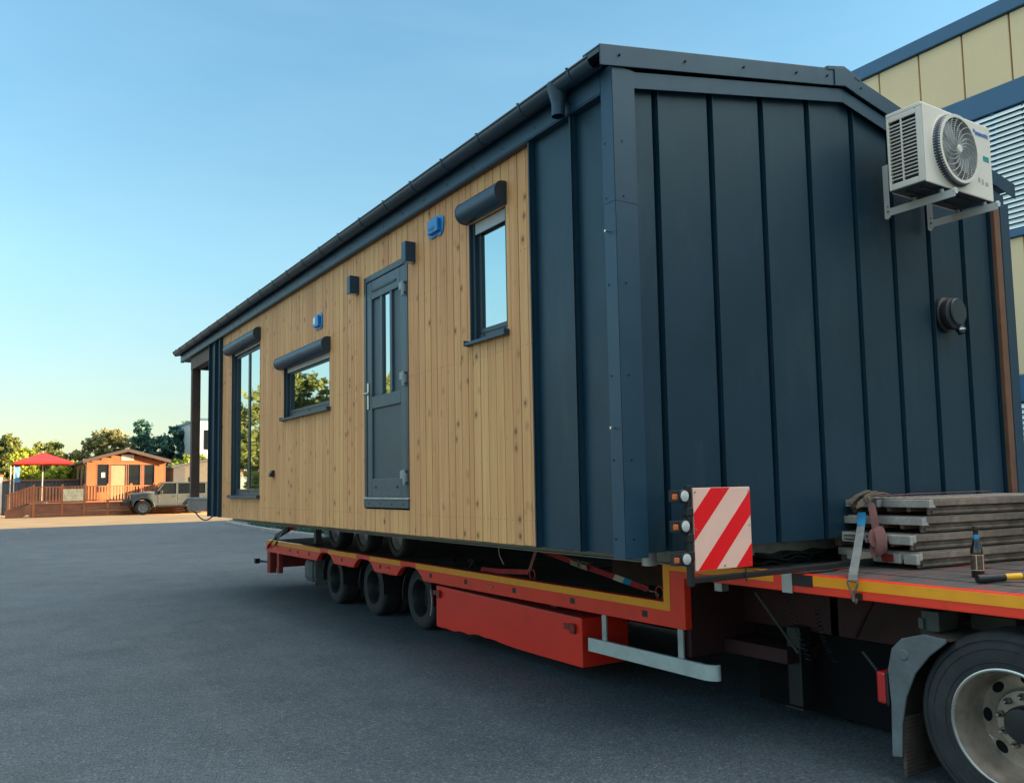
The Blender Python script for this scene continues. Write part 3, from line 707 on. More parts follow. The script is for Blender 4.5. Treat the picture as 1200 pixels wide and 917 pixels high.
    window(4.87, 6.48, 2.53, 3.14, (4.842, 6.57, 3.135, 3.29), 1, .06)
    window(7.53, 9.02, 1.57, 3.68, (7.502, 9.15, 3.675, 3.845), 2, .035)
    # --- front door
    y0, y1, z0, z1 = 2.90, 3.90, 1.55, 3.72
    f = MB(); f.box(-.004, .12, y0, y0+.055, z0, z1); f.box(-.004, .12, y1-.055, y1, z0, z1); f.box(-.004, .12, y0+.055, y1-.055, z1-.06, z1)
    fr = f.build('door_frame', 'pvc', t, bevel=.004)
    th = MB(); th.box(-.02, .12, y0-.01, y1+.01, 1.535, 1.552); th.build('threshold', 'galv', fr)
    th = MB(); th.box(-.012, .12, y0, y1, 1.455, 1.533); th.build('kick_board', 'doorgrey', fr, bevel=.003)
    th = MB()
    for y in (3.0, 3.25, 3.5, 3.78): th.cyl((-.016, y, 1.49), (-.010, y, 1.49), .008, 8)
    build_each(th, 'screw', 'black', fr)
    a, b, zb, zt = y0+.058, y1-.058, 1.556, z1-.063
    L = MB(); xf = .004; xb = .085
    st = .115; zmid = 2.46
    L.box(xf, xb, a, a+st, zb, zt); L.box(xf, xb, b-st, b, zb, zt)
    L.box(xf, xb, a+st, b-st, zb, zb+.17); L.box(xf, xb, a+st, b-st, zt-.185, zt); L.box(xf, xb, a+st, b-st, zmid-.06, zmid+.06)
    gw = (b-st)-(a+st); bars = [(.285, .36), (.62, .695)]
    for u, v in bars: L.box(xf, xb, a+st+gw*u, a+st+gw*v, zmid+.06, zt-.185)
    door = L.build('front_door', 'doorgrey', t, bevel=.006)
    pn = MB(); pn.box(.022, .07, a+st-.004, b-st+.004, zb+.166, zmid-.056); pn.build('door_panel', 'doorpanel', door)
    ed = [0, .27, .37, .60, .70, 1.0]
    for i, (u, v, m_) in enumerate(((0, .285, 'doorpanel'), (.36, .62, 'glass'), (.695, 1.0, 'doorpanel'))):
        g = MB(); g.box(.026, .05, a+st+gw*u-.003, a+st+gw*v+.003, zmid+.056, zt-.181); g.build('pane' if m_ == 'glass' else 'narrow_panel', m_, door)
    v = MB(); v.box(-.003, .01, a+.20, b-.14, zt-.115, zt-.092); v.build('vent_slot', 'black', door, bevel=.002)
    for z in (3.42, 2.60, 1.72):
        h = MB(); h.box(-.028, -.001, y0+.028, y0+.085, z-.03, z+.045); h.cyl((-.024, y0+.052, z-.06), (-.024, y0+.052, z+.075), .015, 12); h.box(-.028, -.001, y0+.06, y0+.135, z+.0, z+.07)
        h.build('hinge', 'hinge', door, bevel=.003)
    h = MB(); h.box(-.008, .003, b-.055, b-.022, 2.40, 2.66); h.cyl((-.05, b-.038, 2.55), (.0, b-.038, 2.55), .01, 10)
    h.tube([(-.05, b-.03, 2.55), (-.052, b-.09, 2.55), (-.05, b-.155, 2.548)], .0095, 10); h.build('door_handle', 'steel', door, bevel=.002)
    sc_ = MB()
    for y in (a+.2, b-.2): sc_.cyl((-.001, y, zb+.09), (.006, y, zb+.09), .013, 8)
    build_each(sc_, 'drain_cap', 'black', door)
    # --- lamps, vent, wrapped boxes, cowl
    for y, z in ((4.03, 3.685), (2.735, 3.705)):
        l_ = MB(); l_.box(-.10, -.001, y, y+.085, z-.09, z+.09); o = l_.build('wall_lamp', 'trim', t, bevel=.004)
        l_ = MB(); l_.box(-.094, -.012, y+.006, y+.079, z-.092, z-.0895); l_.box(-.094, -.012, y+.006, y+.079, z+.0895, z+.092); l_.build('lamp_glass', 'lens', o)
    v = MB(); v.prism([(0, 1.80), (0, 1.885), (-.03, 1.885), (-.055, 1.84), (-.055, 1.80)], 1, 6.84, 6.92); v.build('vent_cap', 'black', t, bevel=.004)
    def blue_box(y, z, wy, wz, seed):
        r2 = random.Random(seed); m_ = MB(); b0, b1 = y-wy/2, y+wy/2
        n = 12; per = []
        for i in range(n):
            a_ = 2*math.pi*i/n; sx = max(-1, min(1, 1.35*math.cos(a_))); sy = max(-1, min(1, 1.35*math.sin(a_)))
            per.append((y+sx*wy/2*r2.uniform(.9, 1.16), z+sy*wz/2*r2.uniform(.92, 1.12)))
        m_.prism(per, 0, -.012, -.002)
        m_.box(-.045, -.012, b0+.035, b1-.035, z-wz/2+.03, z+wz/2-.03)
        return m_.build('blue_wrapped_box', 'blue', t, bevel=.008)
    o = blue_box(2.33, 3.82, .25, .17, 1)
    m_ = MB(); m_.box(-.0475, -.0455, 2.27, 2.40, 3.80, 3.808); m_.box(-.0475, -.0455, 2.29, 2.38, 3.785, 3.79); build_each(m_, 'print', 'pvc', o)
    o = blue_box(5.20, 3.515, .23, .18, 2)
    m_ = MB(); m_.box(-.0475, -.0455, 5.20, 5.27, 3.49, 3.56); m_.build('print', 'lens', o)
    cz, cx = 2.97, 3.46
    cx, cz = 3.47, 2.97
    m_ = MB(); m_.lathe([(.0, -.005), (.145, -.005), (.145, -.03), (.125, -.04), (.125, -.055), (.132, -.062), (.128, -.09), (.115, -.098), (.0, -.098)], (cx, 0, cz), 1, 32, closed=False)
    cw = m_.build('wall_cowl', 'black', t, smooth=True)
    m_ = MB(); m_.lathe([(.0, -.099), (.108, -.099), (.112, -.107), (.105, -.116), (.0, -.118)], (cx+.03, 0, cz+.015), 1, 32, closed=False); m_.build('cowl_cover', 'pvc', cw, smooth=True)
    m_ = MB(); m_.tube([(cx+.06, -.07, cz-.10), (cx+.06, -.095, cz-.125), (cx+.06, -.11, cz-.165)], [.026, .032, .028], 12); m_.build('nozzle', 'black', cw, smooth=True)
    m_ = MB(); m_.lathe([(.024, 0), (.034, 0), (.034, .016), (.024, .016)], (cx+.06, -.105, cz-.135), 2, 16); m_.build('nozzle_ring', 'steel', cw, smooth=True)
    # --- porch at the far end
    m_ = MB(); m_.box(.0, .145, 11.76, 11.88, 1.5, 3.80); m_.build('porch_post', 'brown', t, bevel=.005)
    m_ = MB(); m_.box(4.40, 4.545, 11.76, 11.88, 1.5, 3.80); m_.build('porch_post', 'brown', t, bevel=.005)
    m_ = MB(); m_.box(.0, .145, HL+.002, 11.9, 3.802, HF-.014); m_.box(4.40, 4.545, HL+.002, 11.9, 3.802, HF); m_.box(.146, 4.399, 11.76, 11.88, 3.81, HF); m_.build('porch_beam', 'brown', t, bevel=.005)
    m_ = MB(); m_.box(.0, HW, HL+.002, 12.05, 1.30, 1.495); m_.build('porch_floor', 'slab', t, bevel=.004)
    m_ = MB(); m_.box(-.01, HW+.01, HL+.003, 12.07, 1.497, 1.525); m_.build('porch_floor_edge', 'kerb', t, bevel=.004)
    m_ = MB(); m_.box(.02, HW-.02, HL+.002, 12.52, HF-.0, HF+.03); m_.build('porch_ceiling', 'brown', t)
    m_ = MB(); m_.tube([(.1+.0, 11.9-.11*i, 1.27-.13*math.sin(math.pi*i/14)) for i in range(15)], .012, 7); m_.build('hanging_cable', 'black', t, smooth=True)
    # --- chassis and running gear
    m_ = MB()
    for x in (.78, 3.7):
        m_.box(x, x+.008, .25, 12.0, 1.098, 1.298); m_.box(x-.05, x+.058, .25, 12.0, 1.09, 1.098); m_.box(x-.05, x+.058, .25, 12.0, 1.29, 1.298)
    for y in np.arange(.3, 12, 1.5): m_.box(.85, 3.69, y, y+.06, 1.12, 1.28)
    m_.build('chassis', 'chassis', t)
    m_ = MB(); m_.cyl((.55, .42, 1.10), (.55, .42, 1.3), .05, 14); m_.build('drain_pipe', 'galv', t, smooth=True)
    m_ = MB(); m_.tube([(.70, 3.3, 1.28), (.66, 3.1, 1.19), (.64, 2.8, 1.175), (.66, 2.5, 1.19), (.72, 2.3, 1.26)], .014, 8); m_.build('hanging_cable', 'black', t, smooth=True)
    m_ = MB(); m_.tube([(1.0, 3.05, 1.06), (.98, 3.0, .98), (1.0, 2.96, .9)], .004, 5); m_.build('loose_string', 'beige', t)
    for y in (8.22, 7.15, 6.05):
        for sx, x in ((1, 1.32), (-1, 3.6)):
            c = (x, y, .746+.275)
            ty = MB(); ty.lathe([(.165, .03), (.185, .0), (.25, .0), (.272, .025), (.275, .06), (.275, .14), (.272, .175), (.25, .2), (.185, .2), (.165, .17)], c, 0, 40); 
            if sx < 0: ty.xform(Matrix.Translation((2*x, 0, 0)) @ Matrix.Scale(-1, 4, (1, 0, 0)))
            wh = ty.build('wheel', 'rubber', t, smooth=True)
            rm = MB(); rm.lathe([(.0, .06), (.05, .045), (.09, .06), (.125, .08), (.15, .05), (.172, .018), (.177, .022), (.16, .16), (.0, .16)], c, 0, 32, closed=False)
            if sx < 0: rm.xform(Matrix.Translation((2*x, 0, 0)) @ Matrix.Scale(-1, 4, (1, 0, 0)))
            rm.build('rim', 'rimgrey', wh, smooth=True)
        ax = MB(); ax.cyl((1.5, y, 1.0), (3.45, y, 1.0), .035, 12); ax.build('axle', 'galv', t)
    return t
build_house()

# ------------------------------------------------------------------ air conditioner
def build_ac():
    x0, x1, y0, y1, z0, z1 = 2.43, 3.33, -.53, -.24, 3.745, 4.33
    t = empty('air_conditioner', (2.9, 0, 3.65), 'white outdoor air conditioner unit on wall brackets high on the dark gable', 'air conditioner')
    b = MB()
    # hollow casing so the side grille has depth
    b.box(x0, x1, y0, y0+.012, z0, z1); b.box(x0+.03, x1, y1-.012, y1, z0, z1); b.box(x0, x1, y0+.012, y1-.0, z1-.02, z1+.012);  b.box(x1-.012, x1, y0+.012, y1-.012, z0+.012, z1-.02)
    b.box(x0, x0+.015, y0+.012, y0+.06, z0+.012, z1-.02); b.box(x0, x0+.015, y1-.02, y1, z0+.012, z1-.02); b.box(x0, x0+.015, y0+.06, y1-.02, z1-.06, z1-.02); b.box(x0, x0+.015, y0+.06, y1-.02, z0+.012, z0+.06)
    cs = b.build('casing', 'white', t, bevel=.008)
    b = MB(); b.box(x0+.004, x1-.013, y0+.0125, y1-.0125, z0+.004, z0+.0115); b.box(x0+.08, x1-.1, y0+.08, y0+.10, z0-.006, z0+.0035); b.box(x0+.08, x1-.1, y1-.10, y1-.08, z0-.006, z0+.0035); b.build('base_pan', 'acdark', t)
    b = MB(); b.box(x0+.03, x0+.04, y0+.06, y1-.02, z0+.06, z1-.06); b.build('coil', 'acdark', t)
    b = MB()
    for z in np.arange(z0+.085, z1-.07, .027): b.box(x0+.002, x0+.012, y0+.06, y1-.02, z, z+.007)
    b.box(x0+.0, x0+.013, y0+.168, y0+.178, z0+.06, z1-.06); b.build('side_grille', 'white', t)
    # handle recess on top corner
    b = MB(); b.box(x0+.004, x0+.011, y0+.09, y1-.05, z1-.048, z1-.03); b.build('grip', 'acgrille', t)
    # fan guard
    cx, cz, rad = 2.79, 4.035, .245
    b = MB(); b.lathe([(rad+.0, 0.0), (rad+.028, 0.0), (rad+.022, -.035), (rad+.006, -.055), (rad-.004, -.055), (rad-.004, .004)], (cx, y0, cz), 1, 64); ring = b.build('fan_ring', 'acdark', t, smooth=True)
    b = MB(); b.lathe([(rad+.010, -.053), (rad+.010, -.058), (rad-.012, -.058), (rad-.012, -.053)], (cx, y0, cz), 1, 64); b.lathe([(rad+.032, .0), (rad+.030, -.008), (rad+.022, -.008), (rad+.022, .0)], (cx, y0, cz), 1, 64); b.build('ring_rim', 'white', ring, smooth=True)
    b = MB()
    for k in range(80):
        a = 2*math.pi*k/80; ca, sa = math.cos(a), math.sin(a)
        b.tube([(cx+(rad+.026)*ca, y0-.006, cz+(rad+.026)*sa), (cx+(rad+.010)*ca, y0-.052, cz+(rad+.010)*sa)], .0042, 4)
    b.build('ring_ribs', 'bracket', ring)
    b = MB(); b.lathe([(.0, -.003), (rad-.01, -.003), (rad-.01, -.004), (.0, -.004)], (cx, y0, cz), 1, 48, closed=False); b.build('fan_opening', 'acdark', t)
    b = MB()
    for k in range(5):
        a = 2*math.pi*k/5
        pts = []
        for i in range(8):
            rr = .05+.17*i/7; an = a+.55*(i/7)**1.2; pts.append((cx+rr*math.cos(an), cz+rr*math.sin(an)))
        for i in range(7, -1, -1):
            rr = .05+.17*i/7; an = a+.75+.5*(i/7); pts.append((cx+rr*math.cos(an), cz+rr*math.sin(an)))
        b.prism(pts, 1, y0-.012, y0-.008)
    b.build('fan_blade', 'acgrille', t)
    b = MB()
    for rr in np.arange(.055, rad-.008, .0135):
        b.tube([(cx+rr*math.cos(2*math.pi*i/48), y0-.05, cz+rr*math.sin(2*math.pi*i/48)) for i in range(49)], .0021, 4)
    for k in range(20):
        a = 2*math.pi*k/20; path = []
        for i in range(9):
            rr = .03+(rad-.04)*i/8; an = a-.95*(i/8); path.append((cx+rr*math.cos(an), y0-.053, cz+rr*math.sin(an)))
        b.tube(path, .0030, 5)
    b.build('fan_guard', 'guard', t, smooth=True)
    b = MB(); b.lathe([(.0, -.062), (.025, -.061), (.034, -.052), (.034, -.045), (0, -.045)], (cx, y0, cz), 1, 24, closed=False); b.build('guard_boss', 'white', t, smooth=True)
    tx = text_mb('Panasonic', .054, .0008, .0014); tx.xform(Matrix.Translation((3.085, y0-.0022, 4.235)) @ Matrix.Rotation(R(90), 4, 'X')); tx.build('lettering', 'flagblue', t)
    b = MB(); b.box(3.21, 3.29, y0-.002, y0-.0005, 4.045, 4.085); b.build('green_badge', 'teal', t)
    b = MB(); b.box(3.12, 3.15, y0-.0015, y0-.0005, 3.865, 3.90); b.box(3.17, 3.195, y0-.0015, y0-.0005, 3.855, 3.895); b.box(3.22, 3.26, y0-.0015, y0-.0005, 3.85, 3.88); build_each(b, 'faint_mark', 'acgrille', t)
    for x in (2.68, 3.26):
        b = MB(); b.box(x-.02, x+.02, -.052, -.044, 3.64, 4.06); b.box(x-.02, x-.016, -.09, -.052, 3.64, 4.06)
        b.box(x-.018, x-.014, -.60, -.052, 3.655, 3.71); b.box(x-.018, x+.024, -.60, -.052, 3.71, 3.714); b.cyl((x, -.60, 3.700), (x, -.585, 3.700), .024, 12)
        b.build('wall_bracket', 'bracket', t, bevel=.002)
        b = MB(); b.cyl((x-.024, -.075, 3.69), (x-.018, -.075, 3.69), .009, 8); b.cyl((x-.024, -.075, 3.73), (x-.018, -.075, 3.73), .006, 8); build_each(b, 'bolt', 'rustysteel', t)
        for y in (-.49, -.28):
            b = MB(); b.cyl((x, y, 3.714), (x, y, 3.742), .018, 12); b.build('rubber_foot', 'galv', t)
build_ac()

# ------------------------------------------------------------------ low-loader trailer
def tyre_prof(r, wd, rim):
    return [(rim-.012, .03), (rim, .006), (rim+.02, .0), (r*.80, -.002), (r-.035, .006), (r-.012, .022), (r-.002, .045), (r, .06),
            (r, wd*.30), (r-.012, wd*.305), (r-.012, wd*.34), (r, wd*.345), (r, wd*.49), (r-.012, wd*.495), (r-.012, wd*.53), (r, wd*.535), (r, wd*.68), (r-.012, wd*.685), (r-.012, wd*.72), (r, wd*.725),
            (r, wd-.06), (r-.004, wd-.04), (r-.035, wd-.006), (rim+.02, wd), (rim-.012, wd-.03)]
def build_trailer():
    XN, XF = 1.2, 3.75
    t = empty('lowloader_trailer', (2.475, 4.0, G0), 'red low-loader trailer with orange reflective tape carrying the tiny house', 'trailer')
    def arch(y, hw, z0, z1):
        h = z1-z0; return [(y+hw*a, z0+h*b) for a, b in ((-1, 0), (-.86, .32), (-.70, .64), (-.55, .85), (-.38, .97), (-.25, 1), (.25, 1), (.38, .97), (.55, .85), (.70, .64), (.86, .32), (1, 0))]
    pts = [(.78, .56), (.78, .932), (-3.6, .932), (-3.6, 1.05), (1.0, 1.05), (1.0, .746), (11.28, .746), (11.28, .54), (8.72, .54)]
    lower = []
    for yc in (5.42, 6.83, 8.30): lower += arch(yc, .37, .55, .685)
    pts2 = pts[:8]+list(reversed([(.78, .56)]+lower+[(8.72, .545)]))[:-1]
    for nm, a, b in (('side_rail', XN, XN+.07), ('side_rail', XF-.07, XF)):
        m_ = MB(); m_.prism(pts2, 0, a, b); m_.build(nm, 'red', t, bevel=.006)
    # reflective tape, sections 2 mm proud
    m_ = MB()
    for a, b in ((8.52, 11.26), (7.07, 8.16), (5.67, 6.62), (1.0, 5.25)): m_.box(XN-.003, XN-.001, a, b, .682, .742)
    m_.box(XN-.003, XN-.001, .93, .9995, .682, 1.046)
    m_.box(XN-.003, XN-.001, -.05, .9295, .985, 1.046); m_.box(XN-.003, XN-.001, -3.5, -.36, .985, 1.046)
    m_.box(XN, XN+.07, -.05, .99, 1.0505, 1.0525)
    m_.build('reflective_tape', 'orange', t)
    m_ = MB(); m_.box(XN-.004, XN-.0005, -.355, -.14, .975, 1.048); m_.build('black_patch', 'black', t)
    m_ = MB(); m_.box(XN-.012, XN-.0045, -.205, -.125, .925, 1.053); m_.box(XN-.012, XN+.03, -.205, -.125, 1.0535, 1.058); m_.build('steel_clip', 'galv', t, bevel=.002)
    # decks
    m_ = MB()
    y = 1.05
    while y < 11.2: m_.box(XN+.072, XF-.072, y, min(y+.19, 11.25)-.004, .70, .738+.002*((int(y*7)) % 3)); y += .19
    m_.build('low_deck', 'deckwood', t)
    m_ = MB(); x = XN+.072
    while x < XF-.1: m_.box(x, min(x+.16, XF-.072)-.005, -3.6, .995, 1.0, 1.044+.002*(int(x*11) % 3)); x += .16
    m_.build('gooseneck_deck', 'gnplank', t)
    m_ = MB(); m_.box(XN+.071, XF-.071, 1.0, 1.04, .56, 1.04); m_.build('step_plate', 'redshade', t)
    # under-gooseneck structure
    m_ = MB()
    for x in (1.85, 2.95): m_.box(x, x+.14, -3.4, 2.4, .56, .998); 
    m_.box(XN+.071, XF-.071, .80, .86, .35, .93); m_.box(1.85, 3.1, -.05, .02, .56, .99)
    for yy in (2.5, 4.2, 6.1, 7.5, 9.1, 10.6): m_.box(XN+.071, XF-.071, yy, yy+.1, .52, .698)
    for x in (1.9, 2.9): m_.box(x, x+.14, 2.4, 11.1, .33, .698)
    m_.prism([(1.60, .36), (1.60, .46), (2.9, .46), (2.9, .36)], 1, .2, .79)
    m_.build('chassis_beam', 'redshade', t, bevel=.005)
    # tool box, with a dented lower edge
    m_ = MB(); n = 26; ya, yb = 2.04, 4.74
    low = [(ya+(yb-ya)*i/n, .075+.028*math.exp(-((i/n-.62)/.16)**2)+.010*math.sin(i*1.9)*math.exp(-((i/n-.75)/.2)**2)) for i in range(n+1)]
    m_.prism([(ya, .49), (ya, .075)]+low[1:-1]+[(yb, .078), (yb, .525)], 0, 1.205, 1.72); tb = m_.build('toolbox', 'redbox', t, bevel=.006)
    m_ = MB(); m_.prism([(ya+.01, .492), (ya+.01, .498), (yb-.01, .533), (yb-.01, .527)], 0, 1.203, 1.30); m_.build('lid_lip', 'redold', tb)
    for y in (2.16, 4.66):
        m_ = MB(); z = .40 if y < 3 else .45; m_.box(1.180, 1.204, y-.035, y+.035, z-.05, z+.035); m_.box(1.172, 1.18, y-.05, y+.0, z-.025, z+.02); m_.box(1.188, 1.204, y+.05, y+.13, z-.025, z+.025); m_.build('latch', 'redold', tb, bevel=.003)
    # sideguard
    m_ = MB(); m_.box(XN, XN+.03, .62, 1.95, .235, .345); pr = [(XN+.015+.07*(1-math.cos(a)), .62-.10*math.sin(a)) for a in np.linspace(0, math.pi/2, 8)]
    inn = [(x_+.028, y_+.012) for x_, y_ in reversed(pr)]
    m_.prism([(XN, .6195)]+[(x_-.015, y_) for x_, y_ in pr]+[(x_+.01, y_+.015) for x_, y_ in reversed(pr)]+[(XN+.03, .6195)], 2, .235, .345)
    sg = m_.build('side_guard', 'alurail', t, bevel=.004)
    for y in (.84, 1.74):
        m_ = MB(); m_.box(XN+.031, XN+.045, y, y+.05, .235, .56); m_.box(XN+.031, XN+.075, y+.05, y+.056, .235, .56); m_.build('guard_post', 'galv', sg)
    # lashing slots and marker lamps
    for y in (10.95, 9.95, 9.55, 9.02, 7.62, 6.28, 4.86, 4.05, 3.10, 2.16, 1.22):
        m_ = MB(); m_.box(XN-.002, XN+.01, y-.03, y+.03, .605, .655); m_.build('lashing_slot', 'black', t)
    for y in (3.55, 6.05):
        m_ = MB(); m_.box(XN-.010, XN, y-.06, y+.06, .615, .645); m_.build('side_marker_lamp', 'amber' if y < 5 else 'redlens', t, bevel=.004)
    # wheels
    for yc in (5.44, 6.85, 8.28):
        for sgn in (1, -1):
            c = (1.345 if sgn > 0 else 3.605, yc, G0+.375)
            def fl(mb):
                if sgn < 0: mb.xform(Matrix.Translation((2*c[0], 0, 0)) @ Matrix.Scale(-1, 4, (1, 0, 0)))
                return mb
            wh = fl(MB().lathe(tyre_prof(.375, .27, .235), c, 0, 48)).build('wheel', 'rubber', t, smooth=True)
            fl(MB().lathe(tyre_prof(.375, .27, .235), (c[0]+sgn*0+.30, c[1], c[2]), 0, 40)).build('inner_tyre', 'rubber', wh, smooth=True)
            fl(MB().lathe([(.0, .13), (.07, .13), (.08, .15), (.15, .155), (.18, .15), (.196, .10), (.204, .03), (.226, .0), (.243, .0), (.243, .02), (.22, .08), (.21, .2), (0, .2)], c, 0, 40, closed=False)).build('rim', 'rimdark', wh, smooth=True)
            bt = MB()
            for k_ in range(10):
                a = 2*math.pi*k_/10; p = (c[0]+.135, c[1]+.115*math.cos(a), c[2]+.115*math.sin(a)); bt.cyl(p, (p[0]+.03, p[1], p[2]), .014, 8)
            build_each(fl(bt), 'wheel_nut', 'rimdark', wh)
        m_ = MB(); m_.cyl((1.7, yc, .30), (3.2, yc, .30), .06, 12); m_.build('axle', 'frame', t)
        # curved mudguard over each wheel
        m_ = MB(); pr = []
        for i in range(15):
            a = R(-8+196*i/14); pr.append((yc+.425*math.cos(a), G0+.375+.40*math.sin(a)))
        for i in range(14, -1, -1):
            a = R(-8+196*i/14); pr.append((yc+.412*math.cos(a), G0+.375+.387*math.sin(a)))
        m_.prism([(a_, min(z, .675)) for a_, z in pr], 0, 1.31, 1.98); m_.build('mudguard', 'black', t)
    m_ = MB(); pr = [(5.44+.44*math.cos(R(a)), G0+.375+.42*math.sin(R(a))) for a in range(158, 205, 6)]
    pr2 = [(5.44+.425*math.cos(R(a)), G0+.375+.405*math.sin(R(a))) for a in range(204, 157, -6)]
    m_.prism(pr+pr2, 0, 1.28, 1.30); m_.build('mudguard_edge', 'galv', t)
    m_ = MB(); m_.box(1.33, 1.85, 9.10, 9.13, .12, .53); m_.build('mud_flap', 'mudgrey', t, bevel=.006)
    m_ = MB(); m_.box(1.40, 1.75, 9.5, 9.9, .12, .5); m_.build('air_tank', 'mudgrey', t, bevel=.1)
    # rear end
    m_ = MB(); m_.box(XN+.01, XN+.13, 11.10, 11.27, .17, .545); m_.box(XN+.02, XN+.10, 10.62, 10.74, .20, .545); m_.box(XN+.14, XF-.14, 11.16, 11.27, .25, .70); m_.box(XF-.13, XF-.01, 11.10, 11.27, .17, .545)
    m_.build('rear_frame', 'redold', t, bevel=.01)
    m_ = MB(); m_.tube([(XN+.08, 11.27, .34), (XN+.02, 11.5, .35), (XN-.05, 11.62, .35)], .022, 8); m_.box(XN-.11, XN-.03, 11.58, 11.66, .31, .40); m_.build('rear_marker_arm', 'black', t)
    m_ = MB(); m_.box(3.1, 3.72, -.62, .72, .08, .93); m_.build('added_shade_box', 'redshade', t, bevel=.01)  # added boxes that block light and darken the trailer underside
    m_ = MB(); m_.box(3.15, 3.72, 1.1, 4.74, .06, .53); m_.build('added_shade_box', 'redshade', t, bevel=.01)
    m_ = MB(); m_.box(1.96, 3.05, -.96, .78, -.03, .555); m_.build('added_shade_box', 'dark', t, bevel=.01)  # added black box in place of the dark under the neck
    # landing leg, rods and coiled air lines under the neck
    m_ = MB(); m_.box(1.72, 1.84, .18, .30, .05, .6); m_.box(1.74, 1.82, .20, .28, .10, .05); m_.box(1.70, 1.86, .16, .32, .03, .05); m_.build('landing_leg', 'black', t, bevel=.008)
    for p0, p1, r_, mm in (((1.45, .33, .86), (1.62, .12, .45), .010, 'frame'), ((1.55, -.55, .92), (1.75, -.25, .6), .014, 'redshade'), ((1.70, -.33, .52), (1.72, -.64, .18), .009, 'frame')):
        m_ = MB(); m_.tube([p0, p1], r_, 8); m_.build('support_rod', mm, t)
    for k_, (x, y, z0, z1) in enumerate(((1.42, .02, .98, .42), (1.52, -.12, .80, .42))):
        m_ = MB(); pts_ = []
        nn = 15*14
        for i in range(nn+1):
            u = i/nn; a = 2*math.pi*15*u; rr = .013+.007*u
            pts_.append((x+.16*u*u+rr*math.cos(a), y-.03*u+rr*math.sin(a), z0+(z1-z0)*u))
        m_.tube(pts_, .0028, 5); m_.build('coiled_line', 'black', t, smooth=True)
    m_ = MB(); m_.box(1.35, 1.42, .55, .62, .85, .93); m_.build('hook_block', 'galv', t)
    # lashing rings on the low deck
    for y in (1.16, 2.94):
        m_ = MB(); m_.tube([(1.31+.0*i, y+.045*math.cos(2*math.pi*i/20), .785+.05*math.sin(2*math.pi*i/20)) for i in range(21)], .009, 8); m_.build('lashing_ring', 'redold', t, smooth=True)
    return t
build_trailer()

